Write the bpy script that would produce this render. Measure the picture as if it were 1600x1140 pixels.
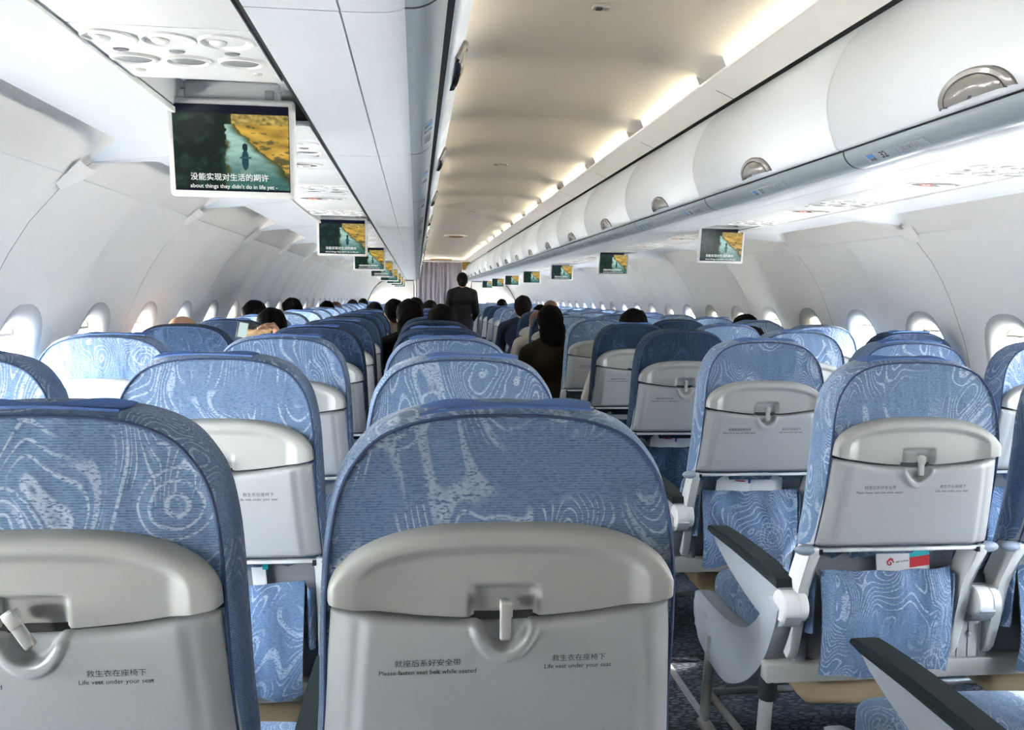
import bpy, bmesh, math, random
from mathutils import Vector, Matrix, noise
random.seed(7)
SC = bpy.context.scene
for o in list(bpy.data.objects): bpy.data.objects.remove(o)
COL = SC.collection
PI = math.pi

# ------------------------------------------------------------------ camera, world, sun, exposure
F_PX = 1323.5; YAW = 0.1132; PITCH = -0.0799; ROLL = 0.0141
cam = bpy.data.cameras.new('camera'); co = bpy.data.objects.new('camera', cam); COL.objects.link(co)
cam.sensor_fit = 'HORIZONTAL'; cam.sensor_width = 36.0; cam.lens = F_PX / 1600 * 36.0
cam.clip_start = 0.02; cam.clip_end = 300
_f = Vector((math.sin(YAW)*math.cos(PITCH), math.cos(YAW)*math.cos(PITCH), math.sin(PITCH)))
_r = Vector((math.cos(YAW), -math.sin(YAW), 0)); _u = _r.cross(_f)
_r2 = math.cos(ROLL)*_r + math.sin(ROLL)*_u; _u2 = -math.sin(ROLL)*_r + math.cos(ROLL)*_u
co.matrix_world = Matrix(((_r2.x, _u2.x, -_f.x, -0.6101), (_r2.y, _u2.y, -_f.y, 0.0), (_r2.z, _u2.z, -_f.z, 1.2739), (0, 0, 0, 1)))
SC.camera = co
SC.view_settings.view_transform = 'Standard'; SC.view_settings.look = 'None'
SC.view_settings.gamma = 1.0; SC.view_settings.use_curve_mapping = False
SC.view_settings.exposure = 0.12
SKY = 118.0; SUN = 20.0; COVE = 105.0; SIDE = 0.8
W = bpy.data.worlds.new('sky'); SC.world = W; W.use_nodes = True
wn = W.node_tree.nodes; wl = W.node_tree.links; wn.clear()
wo = wn.new('ShaderNodeOutputWorld'); wb = wn.new('ShaderNodeBackground'); wb.inputs[1].default_value = SKY
tc = wn.new('ShaderNodeTexCoord'); sx = wn.new('ShaderNodeSeparateXYZ'); rp = wn.new('ShaderNodeValToRGB')
mp = wn.new('ShaderNodeMapRange'); mp.inputs[1].default_value = -0.3; mp.inputs[2].default_value = 0.7
wl.new(tc.outputs['Generated'], sx.inputs[0]); wl.new(sx.outputs[2], mp.inputs[0]); wl.new(mp.outputs[0], rp.inputs[0])
rp.color_ramp.elements[0].position = 0.0; rp.color_ramp.elements[0].color = (0.80, 0.76, 0.70, 1)
rp.color_ramp.elements[1].position = 1.0; rp.color_ramp.elements[1].color = (0.62, 0.78, 1.0, 1)
e = rp.color_ramp.elements.new(0.33); e.color = (1.0, 0.98, 0.95, 1)
wl.new(rp.outputs[0], wb.inputs[0]); wl.new(wb.outputs[0], wo.inputs[0])
sun = bpy.data.lights.new('sun', 'SUN'); sun.energy = SUN; sun.angle = math.radians(1.0); sun.color = (1.0, 0.93, 0.82)
so = bpy.data.objects.new('sun', sun); COL.objects.link(so)
so.rotation_euler = Vector((-0.85, 0.15, -0.50)).to_track_quat('-Z', 'Y').to_euler()

# ------------------------------------------------------------------ materials
MATS = {}
def mat(name, col, rough=0.5, metal=0.0, spec=0.5, coat=0.0, bump=0.0, bscale=200.0, var=0.0):
    m = bpy.data.materials.new(name); m.use_nodes = True; nt = m.node_tree; b = nt.nodes['Principled BSDF']
    b.inputs['Base Color'].default_value = (*col, 1); b.inputs['Roughness'].default_value = rough
    b.inputs['Metallic'].default_value = metal; b.inputs['Specular IOR Level'].default_value = spec
    b.inputs['Coat Weight'].default_value = coat
    t = nt.nodes.new('ShaderNodeTexCoord'); n = nt.nodes.new('ShaderNodeTexNoise'); n.inputs['Scale'].default_value = bscale
    n.inputs['Detail'].default_value = 3
    nt.links.new(t.outputs['Object'], n.inputs['Vector'])
    if bump > 0:
        bp = nt.nodes.new('ShaderNodeBump'); bp.inputs['Strength'].default_value = bump; bp.inputs['Distance'].default_value = 0.002
        nt.links.new(n.outputs['Fac'], bp.inputs['Height']); nt.links.new(bp.outputs[0], b.inputs['Normal'])
    if var > 0:
        mx = nt.nodes.new('ShaderNodeMix'); mx.data_type = 'RGBA'; mx.inputs[6].default_value = (*[c*(1-var) for c in col], 1)
        mx.inputs[7].default_value = (*[min(1, c*(1+var)) for c in col], 1)
        nt.links.new(n.outputs['Fac'], mx.inputs[0]); nt.links.new(mx.outputs[2], b.inputs['Base Color'])
    MATS[name] = m; return m
def emit(name, col, s):
    m = bpy.data.materials.new(name); m.use_nodes = True; nt = m.node_tree; nt.nodes.clear()
    e = nt.nodes.new('ShaderNodeEmission'); e.inputs[0].default_value = (*col, 1); e.inputs[1].default_value = s
    o = nt.nodes.new('ShaderNodeOutputMaterial'); nt.links.new(e.outputs[0], o.inputs[0]); MATS[name] = m; return m

M_wall = mat('sidewall_plastic', (0.86, 0.845, 0.815), 0.38, bump=0.02, var=0.01, bscale=60)
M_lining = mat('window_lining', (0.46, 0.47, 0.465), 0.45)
M_bin = mat('bin_plastic', (0.66, 0.71, 0.77), 0.33, bump=0.02, var=0.01, bscale=60)
M_ceil = mat('ceiling_plastic', (0.80, 0.795, 0.78), 0.30, bump=0.02, var=0.02, bscale=20)
M_rail = mat('rail_grey', (0.26, 0.31, 0.35), 0.30)
M_psu = mat('service_panel_plastic', (0.76, 0.78, 0.80), 0.4)
M_white = mat('white_plastic', (0.80, 0.81, 0.80), 0.35)
M_dark = mat('black_gap', (0.012, 0.013, 0.016), 0.7)
M_navydark = mat('dark_lining', (0.05, 0.055, 0.06), 0.8)
M_shell = mat('shell_plastic', (0.435, 0.445, 0.435), 0.36, bump=0.05, bscale=900, var=0.02)
M_tray = mat('tray_plastic', (0.44, 0.46, 0.475), 0.34, bump=0.05, bscale=900, var=0.02)
M_greyp = mat('grey_plastic', (0.30, 0.31, 0.33), 0.45, bump=0.05, bscale=600)
M_arm = mat('armrest_plastic', (0.40, 0.435, 0.475), 0.36)
M_knob = mat('pivot_cap_blue_grey', (0.30, 0.37, 0.46), 0.35)
M_pad = mat('armrest_pad_black', (0.014, 0.022, 0.022), 0.5, spec=0.25, bump=0.1, bscale=500)
M_metal = mat('brushed_metal', (0.62, 0.61, 0.58), 0.32, metal=0.35)
M_beam = mat('painted_beam', (0.60, 0.59, 0.55), 0.4, metal=0.2)
M_flap = mat('flap_cloth', (0.07, 0.16, 0.42), 0.8, bump=0.2, bscale=800)
M_pipe = mat('piping_cloth', (0.025, 0.05, 0.12), 0.8)
M_ink = mat('print_ink', (0.012, 0.014, 0.02), 0.6)
M_lensgrey = mat('smoked_lens', (0.25, 0.26, 0.27), 0.25)
M_latch = mat('latch_grey', (0.22, 0.215, 0.205), 0.16, coat=0.5)
M_pouch = mat('tan_pouch', (0.62, 0.46, 0.27), 0.75, bump=0.4, bscale=40)
M_black = mat('black_cloth', (0.010, 0.010, 0.011), 0.8, spec=0.08, bump=0.1)
M_hair = mat('black_hair', (0.0035, 0.003, 0.003), 0.75, spec=0.06, bump=0.5, bscale=220)
M_hairb = mat('brown_hair', (0.10, 0.045, 0.018), 0.5, bump=0.5, bscale=220)
M_skin = mat('skin', (0.56, 0.33, 0.21), 0.5, bump=0.05, var=0.06, bscale=25)
M_olive = mat('dark_olive_cloth', (0.022, 0.020, 0.010), 0.85, spec=0.08, bump=0.2)
M_cream = mat('cream_cloth', (0.55, 0.52, 0.46), 0.85, bump=0.2)
M_navy = mat('navy_cloth', (0.014, 0.018, 0.04), 0.8, spec=0.08)
M_grey = mat('grey_cloth', (0.13, 0.14, 0.15), 0.85)
M_paper = mat('paper', (0.82, 0.83, 0.84), 0.5)
M_red = mat('red_print', (0.62, 0.03, 0.04), 0.5)
M_teal = mat('teal_print', (0.03, 0.50, 0.55), 0.5)
M_blue = mat('blue_print', (0.04, 0.06, 0.45), 0.5)
M_icon = mat('icon_blue', (0.10, 0.28, 0.62), 0.5)
M_label = mat('label_plate', (0.31, 0.37, 0.42), 0.3)
M_amber = mat('amber_panel', (0.45, 0.27, 0.06), 0.4)
M_fix = mat('brown_lens', (0.20, 0.09, 0.06), 0.3)
M_glow = emit('cove_light_warm', (1.0, 0.81, 0.50), COVE)
M_side = emit('sidewall_light', (1.0, 0.96, 0.90), SIDE)
M_subt = emit('subtitle_white', (0.9, 0.92, 0.9), 0.9)
M_signw = emit('sign_white', (1.0, 0.93, 0.88), 1.3)
M_signr = emit('sign_red', (0.9, 0.30, 0.22), 0.8)

def node_math(nt, op, a, b=None, c=None):
    n = nt.nodes.new('ShaderNodeMath'); n.operation = op
    for i, v in enumerate((a, b, c)):
        if v is None: continue
        if isinstance(v, (int, float)): n.inputs[i].default_value = v
        else: nt.links.new(v, n.inputs[i])
    return n.outputs[0]

def fabric(name, base, base2, line, linefac=0.9, sheen=0.2):
    """blue jacquard cloth: horizontal rib weave with fine flowing curls"""
    m = bpy.data.materials.new(name); m.use_nodes = True; nt = m.node_tree; b = nt.nodes['Principled BSDF']
    b.inputs['Roughness'].default_value = 0.85; b.inputs['Sheen Weight'].default_value = sheen; b.inputs['Specular IOR Level'].default_value = 0.2
    t = nt.nodes.new('ShaderNodeTexCoord'); oi = nt.nodes.new('ShaderNodeObjectInfo')
    off = nt.nodes.new('ShaderNodeCombineXYZ')
    k = node_math(nt, 'MULTIPLY', oi.outputs['Random'], 37.0)
    nt.links.new(k, off.inputs[0]); nt.links.new(k, off.inputs[2])
    va = nt.nodes.new('ShaderNodeVectorMath'); va.operation = 'ADD'
    nt.links.new(t.outputs['Object'], va.inputs[0]); nt.links.new(off.outputs[0], va.inputs[1]); P = va.outputs[0]
    def nz(scale, detail=0.0, dist=0.0, shift=0.0):
        n = nt.nodes.new('ShaderNodeTexNoise'); n.inputs['Scale'].default_value = scale; n.inputs['Detail'].default_value = detail
        n.inputs['Distortion'].default_value = dist
        if shift:
            v = nt.nodes.new('ShaderNodeVectorMath'); v.operation = 'ADD'; v.inputs[1].default_value = (shift, shift, shift)
            nt.links.new(P, v.inputs[0]); nt.links.new(v.outputs[0], n.inputs['Vector'])
        else: nt.links.new(P, n.inputs['Vector'])
        return n.outputs['Fac']
    def sstep(x, lo, hi):
        r = nt.nodes.new('ShaderNodeMapRange'); r.interpolation_type = 'SMOOTHSTEP'
        nt.links.new(x, r.inputs[0]); r.inputs[1].default_value = lo; r.inputs[2].default_value = hi
        return r.outputs[0]
    # flowing contour lines, anisotropic so that they run up the back like plumes
    mpn = nt.nodes.new('ShaderNodeMapping'); mpn.inputs['Scale'].default_value = (1.0, 1.0, 0.55); nt.links.new(P, mpn.inputs[0])
    n1 = nt.nodes.new('ShaderNodeTexNoise'); n1.inputs['Scale'].default_value = 6.5; n1.inputs['Detail'].default_value = 0.6; n1.inputs['Distortion'].default_value = 1.1
    nt.links.new(mpn.outputs[0], n1.inputs['Vector'])
    fr = node_math(nt, 'FRACT', node_math(nt, 'MULTIPLY', n1.outputs['Fac'], 34.0))
    pp = node_math(nt, 'ABSOLUTE', node_math(nt, 'SUBTRACT', fr, 0.5))
    lines = sstep(pp, 0.33, 0.45)
    mask = sstep(nz(7.0, 0, 0.5, 3.3), 0.34, 0.48)
    l1 = node_math(nt, 'MULTIPLY', lines, mask)
    # curled rings
    vo = nt.nodes.new('ShaderNodeTexVoronoi'); vo.inputs['Scale'].default_value = 5.2
    ds = nt.nodes.new('ShaderNodeVectorMath'); ds.operation = 'ADD'
    nn = nt.nodes.new('ShaderNodeTexNoise'); nn.inputs['Scale'].default_value = 9.0; nt.links.new(P, nn.inputs['Vector'])
    sc = nt.nodes.new('ShaderNodeVectorMath'); sc.operation = 'SCALE'; sc.inputs['Scale'].default_value = 0.05
    nt.links.new(nn.outputs['Color'], sc.inputs[0]); nt.links.new(P, ds.inputs[0]); nt.links.new(sc.outputs[0], ds.inputs[1])
    nt.links.new(ds.outputs[0], vo.inputs['Vector'])
    d = vo.outputs['Distance']
    fr2 = node_math(nt, 'ABSOLUTE', node_math(nt, 'SUBTRACT', node_math(nt, 'FRACT', node_math(nt, 'MULTIPLY', d, 17.0)), 0.5))
    rings = node_math(nt, 'MULTIPLY', sstep(fr2, 0.30, 0.44), sstep(d, 0.30, 0.22))
    # soft filled leaves
    fr4 = node_math(nt, 'ABSOLUTE', node_math(nt, 'SUBTRACT', node_math(nt, 'FRACT', node_math(nt, 'MULTIPLY', n1.outputs['Fac'], 8.5)), 0.5))
    bl = node_math(nt, 'MULTIPLY', node_math(nt, 'MULTIPLY', sstep(fr4, 0.36, 0.42), sstep(nz(5.5, 0.5, 0.8, 9.1), 0.55, 0.60)), 0.75)
    comb = node_math(nt, 'MAXIMUM', node_math(nt, 'MAXIMUM', l1, rings), bl)
    # stitches break the pattern up
    thread = nt.nodes.new('ShaderNodeTexNoise'); thread.inputs['Scale'].default_value = 420; thread.inputs['Detail'].default_value = 1
    mp3 = nt.nodes.new('ShaderNodeMapping'); mp3.inputs['Scale'].default_value = (0.45, 0.45, 1.0); nt.links.new(P, mp3.inputs[0]); nt.links.new(mp3.outputs[0], thread.inputs['Vector'])
    comb = node_math(nt, 'MULTIPLY', comb, sstep(thread.outputs['Fac'], 0.28, 0.55))
    comb = node_math(nt, 'MULTIPLY', comb, linefac)
    sep = nt.nodes.new('ShaderNodeSeparateXYZ'); nt.links.new(P, sep.inputs[0])
    rib = node_math(nt, 'MULTIPLY_ADD', node_math(nt, 'SINE', node_math(nt, 'MULTIPLY', node_math(nt, 'ADD', sep.outputs[2], node_math(nt, 'MULTIPLY', sep.outputs[1], 0.7)), 2050.0)), 0.5, 0.5)
    w = node_math(nt, 'MULTIPLY_ADD', thread.outputs['Fac'], 1.15, node_math(nt, 'MULTIPLY', rib, 0.38))
    m1 = nt.nodes.new('ShaderNodeMix'); m1.data_type = 'RGBA'; m1.inputs[6].default_value = (*base, 1); m1.inputs[7].default_value = (*base2, 1)
    nt.links.new(sstep(w, 0.30, 1.0), m1.inputs[0])
    m2 = nt.nodes.new('ShaderNodeMix'); m2.data_type = 'RGBA'; m2.inputs[7].default_value = (*line, 1)
    nt.links.new(comb, m2.inputs[0]); nt.links.new(m1.outputs[2], m2.inputs[6]); nt.links.new(m2.outputs[2], b.inputs['Base Color'])
    # bump: weave, pattern, and loose wrinkles in the cover
    wr = nt.nodes.new('ShaderNodeTexNoise'); wr.inputs['Scale'].default_value = 16; wr.inputs['Detail'].default_value = 2
    mp4 = nt.nodes.new('ShaderNodeMapping'); mp4.inputs['Scale'].default_value = (1.7, 1.0, 0.6); nt.links.new(P, mp4.inputs[0]); nt.links.new(mp4.outputs[0], wr.inputs['Vector'])
    h = node_math(nt, 'ADD', node_math(nt, 'MULTIPLY', w, 0.10), node_math(nt, 'MULTIPLY', comb, 0.12))
    h = node_math(nt, 'ADD', h, node_math(nt, 'MULTIPLY', wr.outputs['Fac'], 2.2))
    bp = nt.nodes.new('ShaderNodeBump'); bp.inputs['Strength'].default_value = 0.75; bp.inputs['Distance'].default_value = 0.004
    nt.links.new(h, bp.inputs['Height']); nt.links.new(bp.outputs[0], b.inputs['Normal'])
    MATS[name] = m; return m
M_fab = fabric('blue_jacquard', (0.065, 0.125, 0.235), (0.15, 0.235, 0.375), (0.40, 0.48, 0.60))
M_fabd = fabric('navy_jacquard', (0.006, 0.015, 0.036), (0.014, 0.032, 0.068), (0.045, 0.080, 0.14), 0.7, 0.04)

def carpet():
    m = bpy.data.materials.new('carpet'); m.use_nodes = True; nt = m.node_tree; b = nt.nodes['Principled BSDF']; b.inputs['Roughness'].default_value = 0.95
    t = nt.nodes.new('ShaderNodeTexCoord'); P = t.outputs['Object']
    mp_ = nt.nodes.new('ShaderNodeMapping'); mp_.inputs['Scale'].default_value = (1.0, 2.4, 1.0); nt.links.new(P, mp_.inputs[0])
    v = nt.nodes.new('ShaderNodeTexVoronoi'); v.feature = 'DISTANCE_TO_EDGE'; v.inputs['Scale'].default_value = 30; nt.links.new(mp_.outputs[0], v.inputs['Vector'])
    n = nt.nodes.new('ShaderNodeTexNoise'); n.inputs['Scale'].default_value = 300; nt.links.new(P, n.inputs['Vector'])
    n2 = nt.nodes.new('ShaderNodeTexNoise'); n2.inputs['Scale'].default_value = 14; nt.links.new(P, n2.inputs['Vector'])
    r = nt.nodes.new('ShaderNodeMapRange'); nt.links.new(v.outputs['Distance'], r.inputs[0]); r.inputs[1].default_value = 0.06; r.inputs[2].default_value = 0.2
    mx = nt.nodes.new('ShaderNodeMix'); mx.data_type = 'RGBA'; mx.inputs[6].default_value = (0.012, 0.018, 0.028, 1); mx.inputs[7].default_value = (0.17, 0.20, 0.23, 1)
    f = node_math(nt, 'MULTIPLY', r.outputs[0], node_math(nt, 'ADD', n.outputs['Fac'], node_math(nt, 'SUBTRACT', n2.outputs['Fac'], 0.5)))
    nt.links.new(f, mx.inputs[0]); nt.links.new(mx.outputs[2], b.inputs['Base Color'])
    bp = nt.nodes.new('ShaderNodeBump'); bp.inputs['Strength'].default_value = 0.6; bp.inputs['Distance'].default_value = 0.004
    nt.links.new(n.outputs['Fac'], bp.inputs['Height']); nt.links.new(bp.outputs[0], b.inputs['Normal'])
    return m
M_carpet = carpet()
def glassy():
    m = bpy.data.materials.new('window_glass'); m.use_nodes = True; nt = m.node_tree; nt.nodes.clear()
    tr = nt.nodes.new('ShaderNodeBsdfTransparent'); tr.inputs[0].default_value = (0.95, 0.97, 0.98, 1)
    gl = nt.nodes.new('ShaderNodeBsdfGlossy'); gl.inputs['Roughness'].default_value = 0.03
    lw = nt.nodes.new('ShaderNodeLayerWeight'); lw.inputs[0].default_value = 0.1
    mx = nt.nodes.new('ShaderNodeMixShader'); o = nt.nodes.new('ShaderNodeOutputMaterial')
    nt.links.new(node_math(nt, 'MULTIPLY', lw.outputs['Fresnel'], 0.5), mx.inputs[0]); nt.links.new(tr.outputs[0], mx.inputs[1]); nt.links.new(gl.outputs[0], mx.inputs[2]); nt.links.new(mx.outputs[0], o.inputs[0])
    return m
M_glass = glassy()
def curtain_mat():
    m = mat('curtain_cloth', (0.33, 0.31, 0.35), 0.85, bump=0.3, bscale=300, var=0.1); return m
M_curt = curtain_mat()
def shade_mat():
    m = mat('window_shade_plastic', (0.72, 0.70, 0.66), 0.4); nt = m.node_tree; b = nt.nodes['Principled BSDF']
    t = nt.nodes.new('ShaderNodeBsdfTranslucent'); t.inputs[0].default_value = (0.85, 0.62, 0.36, 1); x = nt.nodes.new('ShaderNodeMixShader'); x.inputs[0].default_value = 0.06
    nt.links.new(b.outputs[0], x.inputs[1]); nt.links.new(t.outputs[0], x.inputs[2]); nt.links.new(x.outputs[0], nt.nodes['Material Output'].inputs[0]); return m
M_shade = shade_mat()
def screen_mat():
    m = bpy.data.materials.new('screen_picture'); m.use_nodes = True; nt = m.node_tree; nt.nodes.clear()
    a = nt.nodes.new('ShaderNodeVertexColor'); a.layer_name = 'Col'
    e = nt.nodes.new('ShaderNodeEmission'); e.inputs[1].default_value = 1.0
    g = nt.nodes.new('ShaderNodeBsdfGlossy'); g.inputs['Roughness'].default_value = 0.15; g.inputs[0].default_value = (0.03, 0.03, 0.03, 1)
    ad = nt.nodes.new('ShaderNodeAddShader'); o = nt.nodes.new('ShaderNodeOutputMaterial')
    nt.links.new(a.outputs[0], e.inputs[0]); nt.links.new(e.outputs[0], ad.inputs[0]); nt.links.new(g.outputs[0], ad.inputs[1]); nt.links.new(ad.outputs[0], o.inputs[0])
    return m
M_screen = screen_mat()

# ------------------------------------------------------------------ mesh helpers
def link(name, data, parent=None, mats=None, loc=None, rot=None):
    o = bpy.data.objects.new(name, data); COL.objects.link(o)
    if parent is not None: o.parent = parent
    if loc is not None: o.location = loc
    if rot is not None: o.rotation_euler = rot
    return o
def tag(o, label=None, cat=None, group=None, kind=None):
    if label: o['label'] = label
    if cat: o['category'] = cat
    if group: o['group'] = group
    if kind: o['kind'] = kind
    return o
def thing(name, loc, label, cat, group=None, rot=None, parent=None):
    o = bpy.data.objects.new(name, None); o.empty_display_size = 0.05; COL.objects.link(o); o.location = loc
    if rot: o.rotation_euler = rot
    return tag(o, label, cat, group)

class MB:
    def __init__(s): s.bm = bmesh.new()
    def _xf(s, vs, M):
        if M is not None: bmesh.ops.transform(s.bm, matrix=M, verts=vs)
    def box(s, c, size, bev=0.0, M=None, mi=0, seg=2):
        r = bmesh.ops.create_cube(s.bm, size=1.0); vs = r['verts']
        bmesh.ops.scale(s.bm, vec=size, verts=vs)
        if bev > 0:
            es = list({e for v in vs for e in v.link_edges})
            q = bmesh.ops.bevel(s.bm, geom=es, offset=bev, segments=seg, profile=0.5, affect='EDGES')
            vs = list({v for f in q['faces'] for v in f.verts} | {v for v in vs if v.is_valid})
            vs = s._island(vs)
        s._xf(vs, M); bmesh.ops.translate(s.bm, vec=c, verts=vs)
        if mi:
            for f in {f for v in vs for f in v.link_faces}: f.material_index = mi
        return vs
    def _island(s, vs):
        seen = set(vs); st = list(vs)
        while st:
            v = st.pop()
            for e in v.link_edges:
                o = e.other_vert(v)
                if o not in seen: seen.add(o); st.append(o)
        return list(seen)
    def loft(s, rings, closed=True, cap0=False, cap1=False, mi=0):
        R = [[s.bm.verts.new(p) for p in r] for r in rings]; n = len(R[0])
        for a, b in zip(R, R[1:]):
            for i in range(n if closed else n-1):
                j = (i+1) % n
                try: f = s.bm.faces.new((a[i], a[j], b[j], b[i])); f.material_index = mi
                except ValueError: pass
        if cap0:
            f = s.bm.faces.new(list(reversed(R[0]))); f.material_index = mi
        if cap1:
            f = s.bm.faces.new(R[-1]); f.material_index = mi
        return R
    def grid(s, fn, nu, nv, mi=0, flip=False):
        R = [[s.bm.verts.new(fn(i/nu, j/nv)) for i in range(nu+1)] for j in range(nv+1)]
        for j in range(nv):
            for i in range(nu):
                q = (R[j][i], R[j][i+1], R[j+1][i+1], R[j+1][i])
                f = s.bm.faces.new(tuple(reversed(q)) if flip else q); f.material_index = mi
        return R
    def tube(s, pts, r, seg=10, caps=True, mi=0):
        pts = [Vector(p) for p in pts]; rings = []
        rr = r if isinstance(r, (list, tuple)) else [r]*len(pts)
        up = None
        for i, p in enumerate(pts):
            t = (pts[min(i+1, len(pts)-1)] - pts[max(i-1, 0)]).normalized()
            if up is None:
                up = Vector((0, 0, 1)) if abs(t.z) < 0.9 else Vector((1, 0, 0))
            a = t.cross(up).normalized(); b = a.cross(t).normalized(); up = b
            rings.append([p + rr[i]*(math.cos(2*PI*k/seg)*a + math.sin(2*PI*k/seg)*b) for k in range(seg)])
        s.loft(rings, True, caps, caps, mi)
    def prism(s, poly, axis_from, axis_to, axis='x', bev=0.0, mi=0, seg=2):
        """polygon given in the two other axes, extruded along axis"""
        def P(a, q):
            if axis == 'x': return (a, q[0], q[1])
            if axis == 'y': return (q[0], a, q[1])
            return (q[0], q[1], a)
        A = [s.bm.verts.new(P(axis_from, q)) for q in poly]; B = [s.bm.verts.new(P(axis_to, q)) for q in poly]
        f0 = s.bm.faces.new(A); f1 = s.bm.faces.new(list(reversed(B))); fs = [f0, f1]
        n = len(poly)
        for i in range(n):
            fs.append(s.bm.faces.new((A[i], B[i], B[(i+1) % n], A[(i+1) % n])))
        for f in fs: f.material_index = mi
        if bev > 0:
            es = list(f0.edges) + list(f1.edges)
            bmesh.ops.bevel(s.bm, geom=es, offset=bev, segments=seg, profile=0.5, affect='EDGES', clamp_overlap=True)
    def disc(s, c, rx, ry, n=24, axis='z', mi=0, rings=((1.0, 0.0),)):
        """rings: (radius factor, height) from outside in, closed at centre"""
        L = []
        for f, h in rings:
            L.append([(c[0]+rx*f*math.cos(2*PI*k/n), c[1]+ry*f*math.sin(2*PI*k/n), c[2]+h) for k in range(n)])
        s.loft(L, True, False, True, mi)
    def sphere(s, c, r, seg=16, M=None, mi=0):
        q = bmesh.ops.create_uvsphere(s.bm, u_segments=seg, v_segments=max(6, seg//2), radius=1.0); vs = q['verts']
        bmesh.ops.scale(s.bm, vec=r if isinstance(r, (tuple, list)) else (r, r, r), verts=vs); s._xf(vs, M)
        bmesh.ops.translate(s.bm, vec=c, verts=vs)
        if mi:
            for f in {f for v in vs for f in v.link_faces}: f.material_index = mi
    def data(s, name, mats, smooth=True, sharp=38, normals=True):
        if normals: bmesh.ops.recalc_face_normals(s.bm, faces=s.bm.faces)
        me = bpy.data.meshes.new(name); s.bm.to_mesh(me); s.bm.free()
        for m in (mats if isinstance(mats, (list, tuple)) else [mats]): me.materials.append(m)
        if smooth:
            me.shade_smooth()
            if sharp: me.set_sharp_from_angle(angle=math.radians(sharp))
        return me
    def build(s, name, mats, parent=None, smooth=True, sharp=38, normals=True, loc=None):
        return link(name, s.data(name, mats, smooth, sharp, normals), parent, loc=loc)
def sstep(x, a, b):
    t = max(0.0, min(1.0, (x-a)/(b-a))); return t*t*(3-2*t)
def interp(tab, x):
    if x <= tab[0][0]: return tab[0][1]
    for (a, va), (b, vb) in zip(tab, tab[1:]):
        if x <= b: return va + (vb-va)*(x-a)/(b-a)
    return tab[-1][1]
def smooth_interp(tab, x):
    # catmull-rom over a monotone table
    n = len(tab)
    if x <= tab[0][0]: return tab[0][1]
    if x >= tab[-1][0]: return tab[-1][1]
    for i in range(n-1):
        if tab[i][0] <= x <= tab[i+1][0]: break
    x0, y0 = tab[i]; x1, y1 = tab[i+1]; h = x1-x0; t = (x-x0)/h
    def sl(k):
        if k == 0: return (tab[1][1]-tab[0][1])/(tab[1][0]-tab[0][0])
        if k == n-1: return (tab[-1][1]-tab[-2][1])/(tab[-1][0]-tab[-2][0])
        return (tab[k+1][1]-tab[k-1][1])/(tab[k+1][0]-tab[k-1][0])
    m0 = sl(i)*h; m1 = sl(i+1)*h
    return (2*t**3-3*t*t+1)*y0 + (t**3-2*t*t+t)*m0 + (-2*t**3+3*t*t)*y1 + (t**3-t*t)*m1
def spline(pts, n):
    """catmull-rom resampling of an open polyline"""
    out = []; P = [Vector(p) for p in pts]; m = len(P)
    for i in range(m-1):
        p0 = P[max(i-1, 0)]; p1 = P[i]; p2 = P[i+1]; p3 = P[min(i+2, m-1)]
        for k in range(n):
            t = k/n
            out.append(0.5*((2*p1)+(p2-p0)*t+(2*p0-5*p1+4*p2-p3)*t*t+(3*p1-p0-3*p2+p3)*t**3))
    out.append(P[-1]); return out
_txt = {}
def text_data(body, size, m, align='CENTER', extrude=0.0, bold=0.0):
    key = (body, size, m.name)
    if key in _txt: return _txt[key]
    c = bpy.data.curves.new('text', 'FONT'); c.body = body; c.size = size; c.align_x = align; c.align_y = 'CENTER'; c.resolution_u = 3; c.fill_mode = 'FRONT'
    c.offset = bold; c.extrude = extrude
    o = bpy.data.objects.new('text', c); COL.objects.link(o); bpy.context.view_layer.update()
    dg = bpy.context.evaluated_depsgraph_get(); me = bpy.data.meshes.new_from_object(o.evaluated_get(dg))
    bpy.data.objects.remove(o); bpy.data.curves.remove(c)
    me.name = 'lettering'; me.materials.clear(); me.materials.append(m); _txt[key] = me
    return me
def merge_text(items, name):
    """several lettering meshes with offsets (x, z) joined into one upright mesh facing -y; yf gives the surface y"""
    bm = bmesh.new()
    for me, x, z, yf in items:
        t = bmesh.new(); t.from_mesh(me)
        for v in t.verts:
            X = v.co.x + x; Z = v.co.y + z; v.co = Vector((X, yf(X, Z), Z))
        tmp = bpy.data.meshes.new('tmp'); t.to_mesh(tmp); t.free(); bm.from_mesh(tmp); bpy.data.meshes.remove(tmp)
    me = bpy.data.meshes.new(name); bm.to_mesh(me); bm.free(); me.materials.append(items[0][0].materials[0]); return me

ORD = ['zeroth', 'first', 'second', 'third', 'fourth', 'fifth', 'sixth', 'seventh', 'eighth', 'ninth', 'tenth', 'eleventh', 'twelfth', 'thirteenth', 'fourteenth',
       'fifteenth', 'sixteenth', 'seventeenth', 'eighteenth', 'nineteenth', 'twentieth', 'twenty-first', 'twenty-second', 'twenty-third', 'twenty-fourth']
SIDE_N = {-1: 'left', 1: 'right'}

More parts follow.
